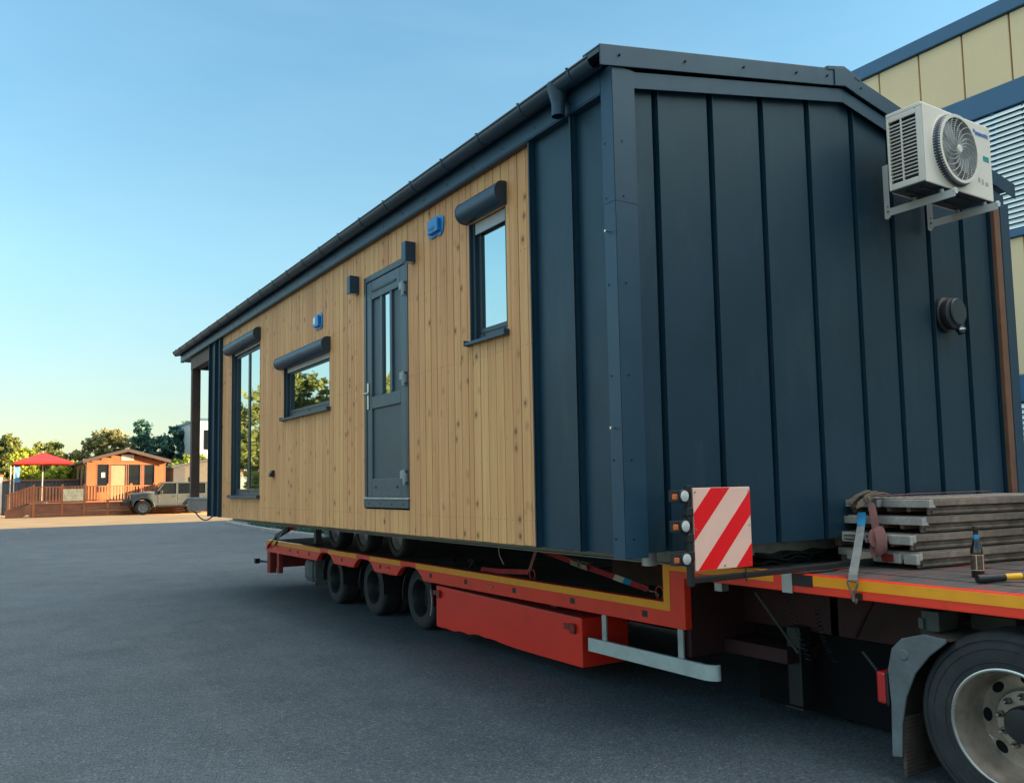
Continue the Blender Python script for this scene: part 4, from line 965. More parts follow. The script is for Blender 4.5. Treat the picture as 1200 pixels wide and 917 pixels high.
# ------------------------------------------------------------------ tractor unit: rear axle under the neck
def build_tractor():
    cy, cz, X = -1.475, .36, 1.25
    t = empty('tractor_unit', (2.475, cy, G0), 'rear axle of the truck tractor under the trailer neck, with grey mudguard', 'truck')
    for sgn in (1, -1):
        c = (X if sgn > 0 else 3.70, cy, cz)
        def fl(mb):
            if sgn < 0: mb.xform(Matrix.Translation((2*c[0], 0, 0)) @ Matrix.Scale(-1, 4, (1, 0, 0)))
            return mb
        r = .49
        wh = fl(MB().lathe(tyre_prof(r, .31, .292), c, 0, 96)).build('wheel', 'rubber', t, smooth=True)
        fl(MB().lathe(tyre_prof(r, .31, .292), (c[0]+.35, c[1], c[2]), 0, 64)).build('inner_tyre', 'rubber', wh, smooth=True)
        rb = MB()
        for rr in (.335, .40, .445): rb.lathe([(rr-.003, -.0015), (rr, -.0055), (rr+.003, -.0015)], c, 0, 96)
        fl(rb).build('sidewall_rib', 'rubber', wh, smooth=True)
        rim = fl(MB().lathe([(.300, .012), (.303, .0), (.297, -.006), (.288, -.004), (.283, .012), (.272, .04), (.266, .06), (.262, .10), (.258, .15), (.254, .19), (.246, .206), (.182, .206), (.172, .198), (.164, .186), (.10, .183), (.0, .183), (.0, .25), (.27, .25), (.285, .05)], c, 0, 96, closed=True)).build('rim', 'rim', wh, smooth=True)
        hh = MB(); nt_ = MB(); cp = MB()
        for k_ in range(8):
            a = 2*math.pi*(k_+.0)/8+math.pi; ca, sa = math.cos(a), math.sin(a)
            pr = [(c[1]+.220*ca-sa*.037*math.cos(b)+ca*.0245*math.sin(b), c[2]+.220*sa+ca*.037*math.cos(b)+sa*.0245*math.sin(b)) for b in np.linspace(0, 2*math.pi, 20)[:-1]]
            hh.prism(pr, 0, c[0]+.2045, c[0]+.2075)
        for k_ in range(10):
            a = 2*math.pi*(k_+.3)/10; ca, sa = math.cos(a), math.sin(a)
            p = (c[0]+.184, c[1]+.137*ca, c[2]+.137*sa)
            nt_.cyl((p[0]+.004, p[1], p[2]), (p[0]-.018, p[1], p[2]), .0185, 6); cp.tube([(p[0]-.016, p[1], p[2]), (p[0]-.036, p[1], p[2]), (p[0]-.048, p[1], p[2])], [.0155, .0145, .006], 12)
        build_each(fl(hh), 'hand_hole', 'dark', wh); build_each(fl(nt_), 'wheel_nut', 'rustysteel', wh); build_each(fl(cp), 'nut_cap', 'steel', wh, smooth=True)
        fl(MB().lathe([(.300, -.002), (.303, -.008), (.297, -.0105), (.289, -.008), (.286, -.002)], c, 0, 96)).build('rim_lip', 'steel', wh, smooth=True)
        fl(MB().lathe([(.095, .183), (.093, .12), (.085, .105), (.05, .10), (.0, .10)], c, 0, 32, closed=False)).build('hub', 'black', wh, smooth=True)
        fl(MB().tube([(c[0]+.178, c[1]+.205, c[2]-.10), (c[0]+.170, c[1]+.175, c[2]-.115), (c[0]+.172, c[1]+.15, c[2]-.10), (c[0]+.178, c[1]+.17, c[2]-.09)], .004, 6)).build('valve', 'steel', wh)
        # mudguard: flat outer cheek and curved shell behind the wheel
        sx = fl
        mg = MB()
        outer = [(-1.19, .775), (-1.06, .785), (-.93, .745), (-.865, .68), (-.835, .56), (-.845, .37), (-.835, .075), (-.895, .085), (-.905, .26), (-.94, .42), (-1.0, .56), (-1.09, .67), (-1.19, .755)]
        mg.prism(outer, 0, X-.045, X-.028)
        sh = [(-1.19, .772), (-1.06, .782), (-.93, .742), (-.865, .677), (-.838, .56), (-.848, .37), (-.838, .08)]
        sh2 = [(a_-.012, z-.01) for a_, z in reversed(sh)]
        ms = MB(); ms.prism(sh+sh2, 0, X-.027, X+.60)
        if sgn < 0: ms.xform(Matrix.Translation((2*2.475, 0, 0)) @ Matrix.Scale(-1, 4, (1, 0, 0)))
        ms.build('mudguard_shell', 'flap', t)
        if sgn < 0: mg.xform(Matrix.Translation((2*2.475, 0, 0)) @ Matrix.Scale(-1, 4, (1, 0, 0)))
        g = mg.build('mudguard', 'mudgrey', t, bevel=.006)
        if sgn > 0:
            m_ = MB(); m_.lathe([(.0, -.008), (.024, -.008), (.03, 0), (0, 0)], (X-.045, -.94, .655), 0, 24, closed=False); m_.build('mudguard_boss', 'mudgrey', g, smooth=True)
            m_ = MB()
            m_.box(X-.02, X+.55, -.862, -.85, -.03, .30)
            for z in np.arange(-.02, .3, .022): m_.box(X-.02, X+.55, -.868, -.8625, z, z+.010)
            for z in np.arange(-.02, .3, .022): m_.box(X-.02, X+.55, -.8495, -.844, z, z+.010)
            m_.xform(Matrix.Translation((0, -.04, 0))); m_.build('mud_flap', 'flap', t)
            m_ = MB(); m_.box(X-.03, X+.12, -.825, -.805, .345, .54); hs = m_.build('tail_light', 'black', t, bevel=.008)
            m_ = MB(); m_.box(X-.028, X+.11, -.804, -.745, .352, .533); m_.build('tail_lens', 'redlens', hs, bevel=.015)
    m_ = MB()
    for x in (2.02, 2.86): m_.box(x, x+.08, -6.4, -.72, .62, .86)
    m_.box(1.6, 3.35, -.90, -.80, .66, .80); m_.box(2.1, 2.86, -.75, -.70, .64, .84); m_.cyl((1.55, cy, cz), (3.4, cy, cz), .09, 16); m_.lathe([(.0, -.2), (.16, -.15), (.2, 0), (.16, .15), (0, .2)], (2.47, cy, cz), 0, 20, closed=False)
    m_.build('chassis_frame', 'frame', t, bevel=.005)
    m_ = MB(); m_.box(1.28, 2.02, -1.02, -.99, .80, .86); m_.box(1.30, 1.50, -1.10, -1.0, .79, .90); m_.box(1.62, 1.9, -1.35, -1.1, .70, .86); m_.build('mudguard_stay', 'frame', t, bevel=.004)
    m_ = MB(); m_.tube([(3.35, -4.6, .5), (3.35, -2.25, .5)], .3, 24); m_.build('fuel_tank', 'frame', t, smooth=True)
    m_ = MB(); m_.box(1.95, 3.0, -2.3, -1.2, .865, .925); m_.build('fifth_wheel_plate', 'frame', t, bevel=.02)
build_tractor()

# ------------------------------------------------------------------ width marker board
def build_marker():
    t = empty('width_marker', (.5, -.28, 1.06), 'red and white striped width marker board on an arm over the trailer neck', 'marker board')
    y = -.29; S_ = .475; x0, z0 = .265, 1.135
    b = MB(); b.box(x0, x0+S_, y, y+.012, z0, z0+S_); bd = b.build('board', 'markwhite', t, bevel=.003)
    # red diagonal bands clipped to the square
    def clip(poly, f):
        out = []
        for i in range(len(poly)):
            a, c = poly[i], poly[(i+1) % len(poly)]; fa, fc = f(a), f(c)
            if fa >= 0: out.append(a)
            if (fa >= 0) != (fc >= 0):
                u = fa/(fa-fc); out.append((a[0]+(c[0]-a[0])*u, a[1]+(c[1]-a[1])*u))
        return out
    sl = 1.0
    m_ = MB()
    for c0, c1 in ((.36, .69), (-.35, -.04), (-1.2, -.70)):
        e = .004; sq = [(e, e), (1-e, e), (1-e, 1-e), (e, 1-e)]
        # band: c0 < v - sl*u + .0 < c1
        p = clip(sq, lambda q: (q[1]-sl*q[0])-(c0)); p = clip(p, lambda q: (c1)-(q[1]-sl*q[0]))
        if len(p) > 2: m_.prism([(x0+S_*u, z0+S_*v) for u, v in p], 1, y-.0012, y+.001)
    m_.build('red_band', 'markred', bd)
    m_ = MB()
    for u, v in ((.03, .95), (.5, .96), (.96, .95), (.03, .5), (.96, .52), (.5, .04), (.95, .05)): m_.cyl((x0+S_*u, y-.004, z0+S_*v), (x0+S_*u, y, z0+S_*v), .006, 8)
    build_each(m_, 'rivet', 'steel', bd)
    m_ = MB(); m_.box(x0-.045, x0-.012, y-.005, y+.03, 1.05, z0+S_+.015); m_.box(x0-.012, x0+.05, y+.013, y+.03, z0, z0+S_-.02); 
    for z in (1.20, 1.30, 1.45): m_.box(x0-.058, x0-.01, y-.012, y+.035, z, z+.05)
    m_.build('upright', 'black', t, bevel=.005)
    m_ = MB(); m_.box(x0-.04, 1.55, y+.0, y+.035, 1.066, 1.100); m_.box(1.15, 2.0, y+.036, y+.07, 1.062, 1.10); m_.build('arm', 'black', t, bevel=.004)
    m_ = MB(); m_.tube([(x0+.40, y-.01, z0+.0), (x0+.405, y-.01, 1.05)], .005, 6); m_.build('cable', 'black', t)
    for z in (1.565, 1.395, 1.21):
        cx = x0-.085
        m_ = MB(); m_.lathe([(.0, .0), (.036, 0), (.04, .01), (.036, .05), (.02, .065), (0, .065)], (cx, y-.02, z), 1, 24, closed=False); m_.box(cx-.075, cx, y-.015, y+.035, z-.034, z+.034); m_.box(cx+.0, x0-.02, y-.005, y+.03, z-.02, z+.02); l_ = m_.build('marker_lamp', 'black', t, bevel=.004)
        m_ = MB(); m_.lathe([(.0, -.006), (.022, -.005), (.031, -.001), (.031, .002), (0, .002)], (cx, y-.021, z), 1, 24, closed=False); m_.build('white_lens', 'lens', l_, smooth=True)
        m_ = MB(); m_.box(cx-.079, cx-.052, y-.019, y+.004, z-.020, z+.014); m_.build('amber_lens', 'amber', l_, bevel=.006)
build_marker()

# ------------------------------------------------------------------ aluminium planks, strap, bottle, tool
def build_planks():
    labs = ['aluminium ramp plank lying on the trailer neck, lowest of the stack', 'aluminium ramp plank second from the bottom of the stack behind the bottle',
            'aluminium ramp plank third from the bottom of the stack, under the top one', 'aluminium ramp plank with chequered tread on top of the stack']
    rot = R(-6)
    r_ = random.Random(3)
    for k_ in range(4):
        zb = 1.052+.115*k_; ox, oy = 1.97+(.0, -.03, .045, .07)[k_], -.60+(.0, .02, -.01, -.05)[k_]
        t = empty('ramp_plank', (ox, oy, zb), labs[k_], 'plank', 'stacked aluminium ramp planks')
        T = Matrix.Translation((ox, oy, zb)) @ Matrix.Rotation(rot+R(r_.uniform(-1, 1)), 4, 'Z') @ Matrix.Diagonal((1, 1, .88, 1))
        Lx, Wy = 1.75, .68
        m_ = MB(); m_.box(.03, Lx, .0, .05, .066, .117); m_.box(.03, Lx, .040, .06, .0, .0595); m_.box(.05, Lx, .022, .0395, .012, .032); m_.box(.03, Lx, Wy-.05, Wy, .0, .115)
        for y in (.18, .34, .5): m_.box(.03, Lx, y, y+.03, .02, .11)
        m_.xform(T); m_.build('side_frame', 'aluside', t, bevel=.006)
        m_ = MB(); m_.box(.0, .0295, .0, Wy, .06, .117)
        if k_ >= 2:
            m_.box(-.03, -.0005, .0, .34, .058, .114); m_.box(-.045, -.0005, .38, .66, .056, .112)
            m_.prism([(-.03, .0565), (-.03, .114), (-.015, .114), (.035, .062), (.035, .0565)], 1, -.012, -.0005)
        elif k_ == 1: 
            m_.box(-.03, -.0005, .0, .17, .045, .112)
            for y in (.20, .40): m_.box(-.03, -.0005, y, y+.16, .098, .108); m_.box(-.03, -.0005, y, y+.16, .045, .055); m_.box(-.03, -.0005, y, y+.012, .0555, .0975); m_.box(-.03, -.0005, y+.148, y+.16, .0555, .0975); m_.cyl((-.012, y+.012, .075), (-.012, y+.148, .075), .010, 10)
        else:
            for y in (.0, .13, .25, .47): m_.box(-.03, -.0005, y, y+.105, .03, .105)
        m_.xform(T); m_.build('end_frame', 'aluend', t, bevel=.006)
        m_ = MB(); m_.box(.005, Lx, .003, Wy-.003, .1175, .123)
        if k_ == 3:
            for i in range(40):
                for j in range(15):
                    x, y = .04+i*.042, .03+j*.043; dx, dy = (.014, .005) if (i+j) % 2 else (.005, .014)
                    m_.add([(x-dx, y, .1231), (x, y-dy, .1231), (x+dx, y, .1231), (x, y+dy, .1231), (x, y, .127)], [(0, 1, 4), (1, 2, 4), (2, 3, 4), (3, 0, 4)])
        m_.xform(T); m_.build('tread_plate', 'alu', t)
        if k_ == 0:
            for y, mm in ((.18, 'redold'), (.36, 'beige')):
                m_ = MB(); m_.box(-.031, -.0255, y, y+.10, .036, .10); m_.xform(T); m_.build('end_block', mm, t, bevel=.003)
build_planks()
def build_plank_strap():
    t = empty('ratchet_strap', (1.18, -.68, .96), 'grey and faded red ratchet strap tying down the aluminium planks', 'strap')
    m_ = MB(); m_.strip([(1.172, -.665, 1.05), (1.185, -.655, 1.075), (1.5, -.47, 1.19), (1.86, -.255, 1.325)], (.35, -1, .1), .052); m_.build('lower_webbing', 'strapgrey', t)
    m_ = MB(); m_.strip([(1.86, -.255, 1.328), (1.885, -.245, 1.375), (1.895, -.24, 1.415)], (.25, -1, 0), .054); m_.build('blue_tag', 'bluetag', t)
    m_ = MB(); m_.strip([(1.90, -.25, 1.465), (1.95, -.24, 1.523), (2.6, -.22, 1.528), (3.6, -.20, 1.528)], (.1, 1, 0), .05); m_.build('upper_webbing', 'strapold', t)
    # loose hanging tail: a folded bunch
    m_ = MB(); m_.strip([(1.90, -.31, 1.49), (1.89, -.33, 1.42), (1.885, -.34, 1.36), (1.88, -.36, 1.25)], (.3, -1, .1), .055)
    m_.strip([(1.885, -.36, 1.33), (1.86, -.40, 1.27), (1.84, -.42, 1.20), (1.86, -.40, 1.14), (1.87, -.36, 1.12), (1.87, -.34, 1.18), (1.875, -.35, 1.28)], (.5, -.8, .35), .075)
    m_.strip([(1.88, -.35, 1.31), (1.85, -.33, 1.24), (1.85, -.37, 1.16), (1.86, -.42, 1.19), (1.87, -.40, 1.27)], (.4, -.7, -.5), .065)
    m_.strip([(1.86, -.38, 1.25), (1.83, -.40, 1.19), (1.85, -.39, 1.13)], (.2, -1, .2), .06)
    o = m_.build('loose_tail', 'strapold', t); md = o.modifiers.new('sub', 'SUBSURF'); md.levels = 2; md.render_levels = 2
    # ratchet
    m_ = MB(); T = Matrix.Translation((1.90, -.25, 1.497)) @ Matrix.Rotation(R(-25), 4, 'Z') @ Matrix.Rotation(R(-30), 4, 'Y')
    for y in (-.035, .035): m_.prism([(-.09, -.015), (-.05, -.022), (.10, -.015), (.11, .01), (.06, .03), (-.06, .018)], 1, y-.003, y+.003); m_.lathe([(.0, -.003), (.030, -.003), (.030, .003), (0, .003)], (.02, y*1.25, .005), 1, 14, closed=False)
    m_.xform(Matrix.Identity(4)); m_.cyl((.02, -.055, .005), (.02, .055, .005), .013, 10); m_.cyl((-.08, -.04, .0), (-.08, .04, .0), .007, 8); m_.cyl((.09, -.04, .01), (.09, .04, .01), .008, 8); m_.prism([(-.10, .028), (-.02, .045), (.07, .034), (.07, .040), (-.02, .052), (-.10, .034)], 1, -.03, .03); m_.prism([(.05, .015), (.14, -.02), (.17, -.05), (.165, -.055), (.13, -.026), (.05, .008)], 1, -.045, .045)
    m_.xform(T); m_.build('ratchet_buckle', 'rustysteel', t, bevel=.002)
    m_ = MB(); y = -.668; x = 1.163
    m_.tube([(x, y, .955), (x-.004, y-.035, 1.03), (x, y-.032, 1.045), (x, y+.032, 1.045), (x-.004, y+.035, 1.03), (x, y, .955)], .0065, 8); m_.tube([(x, y, .958), (x-.002, y, .93), (x+.02, y, .915), (x+.03, y, .94)], .008, 8); m_.build('hook', 'rustysteel', t, smooth=True)
    m_ = MB(); m_.box(1.193, 1.1985, y-.035, y+.035, .937, .972); m_.build('hook_pocket', 'black', t)
build_plank_strap()
def build_bottle():
    x, y, z = 1.84, -1.04, 1.0495
    t = empty('beer_bottle', (x, y, z), 'brown glass beer bottle standing on the trailer neck before the planks', 'bottle')
    k_ = 1.12
    b = MB(); b.lathe([(r*k_, h*k_) for r, h in ((.0, 0), (.029, 0), (.032, .004), (.032, .135), (.030, .152), (.022, .175), (.0155, .195), (.0135, .225), (.0130, .245), (.0145, .247), (.0145, .262), (0, .262))], (x, y, z), 2, 32, closed=False); b.build('glass', 'bottle', t, smooth=True)
    b = MB(); b.lathe([(r*k_, h*k_) for r, h in ((.0326, .035), (.0326, .118), (.032, .118), (.032, .035))], (x, y, z), 2, 32)
    lb = b.build('label', 'label', t, smooth=True)
    b = MB()
    for h0, h1 in ((.035, .038), (.115, .118)): b.lathe([(.0330*k_, h0*k_), (.0330*k_, h1*k_), (.032*k_, h1*k_), (.032*k_, h0*k_)], (x, y, z), 2, 32)
    for a0 in (R(200), R(262)):
        for i in range(3):
            a = a0+i*.03
            b.box(x+.0335*k_*math.cos(a)-.001, x+.0335*k_*math.cos(a)+.001, y+.0335*k_*math.sin(a)-.001, y+.0335*k_*math.sin(a)+.001, z+.038*k_, z+.115*k_)
    b.build('label_border', 'gold', lb)
    b = MB(); b.lathe([(.0152*k_, .200*k_), (.0142*k_, .222*k_), (.0130*k_, .222*k_), (.0140*k_, .200*k_)], (x, y, z), 2, 24); b.build('neck_label', 'bluetag', t, smooth=True)
    b = MB(); b.lathe([(.0160*k_, .247*k_), (.0155*k_, .263*k_), (.012*k_, .267*k_), (0, .268*k_)], (x, y, z), 2, 21, closed=False); b.build('cap', 'black', t)
    t2 = empty('lashing_bar', (1.75, -1.27, 1.07), 'yellow handled bar with black rubber end lying on the trailer neck', 'hand tool')
    p0 = Vector((1.545, -1.195, 1.072)); dr = Vector((.88, -.47, .035)).normalized()
    b = MB(); b.tube([p0, p0+dr*.16], .024, 20); b.tube([p0-dr*.004, p0], [.018, .024], 20); b.build('rubber_end', 'black', t2, smooth=True)
    b = MB(); b.tube([p0+dr*.16, p0+dr*.75], .019, 16); b.build('handle', 'yellow', t2, smooth=True)
    b = MB(); b.tube([p0+dr*.26, p0+dr*.31], .0205, 16); b.build('grey_sleeve', 'toolgrey', t2, smooth=True)
build_bottle()
def build_mats():
    r_ = random.Random(21); t = empty('rubber_mat', (1.72, .42, 1.05), 'small pile of black rubber mats on the trailer neck between marker arm and planks', 'rubber mat')
    z = 1.05
    for i in range(3):
        m_ = MB(); n = 9; x0, x1 = 1.46+r_.uniform(-.05, .05), 2.0+r_.uniform(-.08, .08); y0, y1 = .22+r_.uniform(-.04, .04), .66+r_.uniform(-.05, .05)
        top = [(x0+(x1-x0)*k/n, z+.022+.012*math.sin(k*1.3+i)+r_.uniform(0, .006)) for k in range(n+1)]
        m_.prism([(x, zz-.02) for x, zz in reversed(top)]+top, 1, y0, y1); m_.build('mat_sheet', 'black', t, bevel=.004); z += .028
build_mats()
def build_house_straps():
    t = empty('ratchet_strap', (1.31, 1.16, .75), 'taut red ratchet strap from the house chassis to the front lashing ring', 'strap')
    a, b = Vector((1.28, 2.75, 1.03)), Vector((1.31, 1.30, .80))
    sd = (1, .25, 1)
    m_ = MB(); m_.strip([a, a.lerp(b, .38)], sd, .05); m_.strip([a.lerp(b, .47), a.lerp(b, .72)], sd, .05); m_.strip([a.lerp(b, .86), b], sd, .05); build_each(m_, 'webbing', 'strapred', t)
    m_ = MB(); m_.strip([a.lerp(b, .72), a.lerp(b, .80)], sd, .054); m_.build('beige_tag', 'beige', t)
    m_ = MB(); m_.strip([a.lerp(b, .80), a.lerp(b, .86)], sd, .054); m_.build('blue_tag', 'bluetag', t)
    m_ = MB(); c = a.lerp(b, .42)
    dv = (b-a).normalized()
    for s_ in (-.03, .03): m_.strip([c-dv*.12+Vector((s_, 0, 0)), c+dv*.12+Vector((s_, 0, 0))], (0, .2, 1), .045, .005)
    m_.cyl(c+Vector((-.05, 0, 0)), c+Vector((.05, 0, 0)), .014, 10); m_.cyl(c-dv*.1+Vector((-.04, 0, 0)), c-dv*.1+Vector((.04, 0, 0)), .008, 8); m_.strip([c-dv*.02+Vector((0, 0, .03)), c+dv*.14+Vector((0, 0, .05))], (1, 0, 0), .06, .006); m_.build('ratchet_buckle', 'rustysteel', t)
    m_ = MB(); m_.tube([b, b+dv*.05+Vector((-.02, 0, 0)), Vector((1.30, 1.19, .79)), Vector((1.31, 1.17, .76))], .007, 8); m_.build('hook', 'rustysteel', t)
    m_ = MB(); m_.tube([a, a+Vector((.0, .05, .05)), a+Vector((.08, .08, .16))], .02, 8); m_.build('chassis_hook', 'redold', t)
    t = empty('ratchet_strap', (1.30, 3.1, .75), 'slack red ratchet strap lying along the low deck edge below the pine wall', 'strap')
    m_ = MB(); m_.strip([(1.36, 4.0, .752), (1.34, 3.6, .765), (1.33, 3.3, .785), (1.32, 3.02, .80)], (.3, .0, 1), .05); m_.build('webbing', 'strapred', t)
    m_ = MB(); m_.strip([(1.32, 3.02, .80), (1.36, 3.0, .92), (1.42, 2.98, 1.1), (1.5, 2.98, 1.24)], (0, 1, 0), .05); m_.build('rising_webbing', 'strapold', t)
    m_ = MB(); r_ = random.Random(9)
    for i in range(9):
        p = Vector((1.36+r_.uniform(-.05, .09), 4.45+r_.uniform(-.32, .3), .765)); q = p+Vector((r_.uniform(-.1, .1), r_.uniform(-.2, .2), r_.uniform(0, .07)))
        m_.strip([p, p.lerp(q, .5)+Vector((0, 0, .045)), q], (r_.uniform(.2, 1), r_.uniform(-.5, .5), .6), .05, .004)
    build_each(m_, 'bundled_slack', 'black', t)
    t = empty('ratchet_strap', (1.25, 11.0, .75), 'red strap with black buckle hooked to the rear corner of the trailer', 'strap')
    m_ = MB(); m_.strip([(1.185, 11.2, .60), (1.188, 11.0, .72), (1.23, 10.75, .83)], (.9, .1, .9), .075); m_.strip([(1.32, 10.45, .95), (1.62, 9.95, 1.17)], (-.5, .1, 1), .085); build_each(m_, 'webbing', 'strapred', t)
    m_ = MB(); m_.strip([(1.22, 10.85, .80), (1.28, 10.62, .89), (1.33, 10.42, .96)], (.4, .3, 1), .10, .03); m_.strip([(1.17, 10.75, .66), (1.19, 10.6, .78), (1.26, 10.5, .92)], (.3, .9, .4), .07, .01); m_.build('ratchet_buckle', 'black', t)
    b = MB(); b.box(1.50, 1.60, 9.55, 9.65, .745, 1.055); b.box(1.45, 1.65, 9.5, 9.7, .742, .752); b.cyl((1.55, 9.6, 1.05), (1.55, 9.6, 1.2), .03, 10)
    o = b.build('support_jack', 'mudgrey', None, bevel=.006); tag(o, 'grey steel jack standing on the rear of the low deck under the house', 'jack')
build_house_straps()

# ------------------------------------------------------------------ background: deck, cabin, parasol, car, fence, sheds
def build_background():
    g = gz(50)
    # timber veranda
    t = empty('timber_veranda', (3, 51.5, g), 'raised orange timber deck with picket railing and ramp before the cabin', 'deck')
    y0 = 50.0; fz = 1.06
    m_ = MB()
    for i in range(5): z = g+.02+i*.148; m_.box(-.48, 9.0, y0, y0+.03, z, z+.138); m_.box(-.48, -.45, y0+.03, 53.9, z, z+.138)
    m_.build('skirting', 'skirt', t)
    m_ = MB(); y = y0-.03
    while y < 53.9: m_.box(-.5, 9.0, y, y+.135, fz-.03, fz); y += .145
    m_.build('deck_boards', 'decking', t)
    def rail(xa, xb, za, zb, yy, step=.15):
        m_ = MB(); n = max(1, int((xb-xa)/step))
        hz = lambda x: za+(zb-za)*(x-xa)/(xb-xa)
        m_.prism([(xa, za+.90), (xb, zb+.90), (xb, zb+.95), (xa, za+.95)], 1, yy-.04, yy+.05)
        m_.prism([(xa, za+.09), (xb, zb+.09), (xb, zb+.16), (xa, za+.16)], 1, yy-.01, yy+.035)
        for i in range(n):
            x = xa+(xb-xa)*(i+.5)/n; m_.box(x-.045, x+.045, yy-.032, yy-.011, hz(x)+.07, hz(x)+.90)
        return m_.build('railing', 'decking', t)
    posts = [-.45, .96, 2.08, 3.3, 4.55, 5.8, 7.0]
    for a, b in zip(posts[:-1], posts[1:]): rail(a+.06, b-.06, fz, fz, y0+.02)
    for x in posts:
        m_ = MB(); m_.box(x-.06, x+.06, y0-.02, y0+.09, g, fz+1.02); m_.prism([(x-.07, fz+1.02), (x+.07, fz+1.02), (x, fz+1.08)], 1, y0-.03, y0+.1); m_.build('railing_post', 'decking', t)
    # ramp descending to the left
    n = 9; m_ = MB()
    for i in range(n):
        u = (i+.5)/n; x = -.52-1.22*u; zt = 2.02-.46*u; m_.box(x-.05, x+.05, y0-.02, y0+.01, zt-.86, zt)
    m_.prism([(-.5, 2.0), (-.5, 2.06), (-1.78, 1.58), (-1.78, 1.52)], 1, y0-.05, y0+.05); m_.build('ramp_railing', 'decking', t)
    m_ = MB(); m_.prism([(-.5, g), (-.5, 1.02), (-1.78, .74), (-1.78, g), (-1.0, g), (-.62, g+.3), (-.62, g)], 1, y0+.011, y0+.05); m_.prism([(-.5, 1.0), (-.5, 1.04), (-1.8, .62), (-1.8, .58)], 1, y0+.05, y0+1.2); m_.build('ramp', 'skirt', t)
    b = MB(); b.box(1.0, 2.02, y0-.045, y0-.025, 1.17, 1.85); o = b.build('notice_board', 'map', None); tag(o, 'pale map board fixed on the veranda railing', 'notice board')
    # cabin
    t = empty('lodge_cabin', (4.85, 58, g), 'orange clapboard cabin with brown gable roof behind the timber deck', 'cabin')
    xa, xb, yc, yd, zb, ze, zr = 2.58, 7.12, 54.0, 63.0, g+.5, 3.56, 4.12
    ops = [(3.16, 3.80, 1.65, 3.36), (3.93, 5.70, 1.1, 3.34), (5.86, 6.46, 1.65, 3.32)]
    m_ = MB()
    z = zb
    while z < zr:
        z2 = min(z+.135, zr)
        u = max(0, (z2-ze)/(zr-ze)); l_, r_ = xa+u*(4.85-xa), xb-u*(xb-4.85)
        cuts = [l_]+[c for o in ops if o[2] < (z+z2)/2 < o[3] for c in o[:2]]+[r_]
        for a, b in zip(cuts[0::2], cuts[1::2]):
            if b-a > .03: m_.prism([(yc-.045, z+.004), (yc-.008, z2), (yc+.05, z2), (yc+.05, z+.002)], 0, a, b)
        z = z2
    m_.build('clapboard', 'lodge', t)
    m_ = MB(); m_.prism([(xa, zb), (xb, zb), (xb, ze), (4.85, zr), (xa, ze)], 1, yc+.16, yd); m_.build('wall', 'lodgetrim', t)
    m_ = MB()
    for a, b, c, d_ in ops:
        m_.box(a-.05, a, yc-.04, yc+.05, c-.05, d_+.05); m_.box(b, b+.05, yc-.04, yc+.05, c-.05, d_+.05); m_.box(a, b, yc-.04, yc+.05, d_, d_+.06); m_.box(a, b, yc-.04, yc+.05, c-.05, c)
    m_.box(xa-.02, xa+.06, yc-.035, yc+.05, zb, ze); m_.box(xb-.06, xb+.02, yc-.035, yc+.05, zb, ze); m_.box(4.78, 4.90, yc-.03, yc+.05, 1.1, 3.34)
    m_.build('window_trim', 'lodgetrim', t)
    for a, b, c, d_ in ((3.16, 3.80, 1.65, 3.36), (4.90, 5.70, 1.1, 3.34), (5.86, 6.46, 1.65, 3.32)):
        m_ = MB(); m_.box(a, b, yc+.03, yc+.045, c, d_); m_.build('pane', 'carglass', t)
    m_ = MB(); m_.box(3.95, 4.78, yc+.01, yc+.03, 1.1, 3.3); m_.build('door_blind', 'blindtan', t)
    m_ = MB(); m_.box(4.85, 4.95, yc-.03, yc+.03, 1.1, 3.34); m_.box(5.62, 5.70, yc-.03, yc+.03, 1.1, 3.34); m_.build('door_frame', 'lodgetrim', t)
    m_ = MB(); m_.box(3.40, 3.60, yc+.02, yc+.028, 2.55, 2.85); m_.build('window_paper', 'offwhite', t)
    m_ = MB(); m_.box(4.52, 5.24, yc-.06, yc-.03, 3.62, 3.96); m_.build('gable_sign', 'sign', t)
    rf = MB(); e = .28
    rf.prism([(xa-e, ze-.05), (4.85, zr+.10), (4.85, zr+.22), (xa-e, ze+.07)], 1, yc-.45, yd+.3); rf.prism([(4.85, zr+.10), (xb+e, ze-.05), (xb+e, ze+.07), (4.85, zr+.22)], 1, yc-.45, yd+.3)
    rf.build('roof', 'lodgeroof', t)
    m_ = MB(); m_.prism([(xa-e, ze-.14), (4.85, zr+.02), (4.85, zr+.2), (xa-e, ze+.05)], 1, yc-.48, yc-.452); m_.prism([(4.85, zr+.02), (xb+e, ze-.14), (xb+e, ze+.05), (4.85, zr+.2)], 1, yc-.482, yc-.454)
    m_.build('barge_board', 'barge', t)
    for yy in (55.2, 57.6, 60.2):
        m_ = MB(); m_.box(xa-.03, xa-.005, yy, yy+1.0, 1.7, 3.3); m_.build('side_window', 'carglass', t)
    m_ = MB(); m_.tube([(xa-.24, yc-.3, ze-.06), (xa-.24, yd, ze-.06)], .06, 8); m_.tube([(xa-.2, yc-.1, ze-.1), (xa-.05, yc-.05, ze-.35), (xa-.05, yc-.05, zb)], .035, 8); m_.build('gutter', 'black', t)
    # parasol
    t = empty('parasol', (.08, 52, fz), 'open red square parasol on a pale pole standing on the timber deck', 'parasol')
    hw = 1.45; ze_ = 3.42; zp = 4.02; c = (.07, 52.0)
    m_ = MB(); n = 6; vs = []
    # square pyramid with slightly sagging panels and a valance
    ring = []
    for k_ in range(4):
        for i in range(n):
            u = i/n; cs = [(-1, -1), (1, -1), (1, 1), (-1, 1)]; a, b = cs[k_], cs[(k_+1) % 4]
            ring.append((a[0]+(b[0]-a[0])*u, a[1]+(b[1]-a[1])*u, math.sin(math.pi*u)*.05))
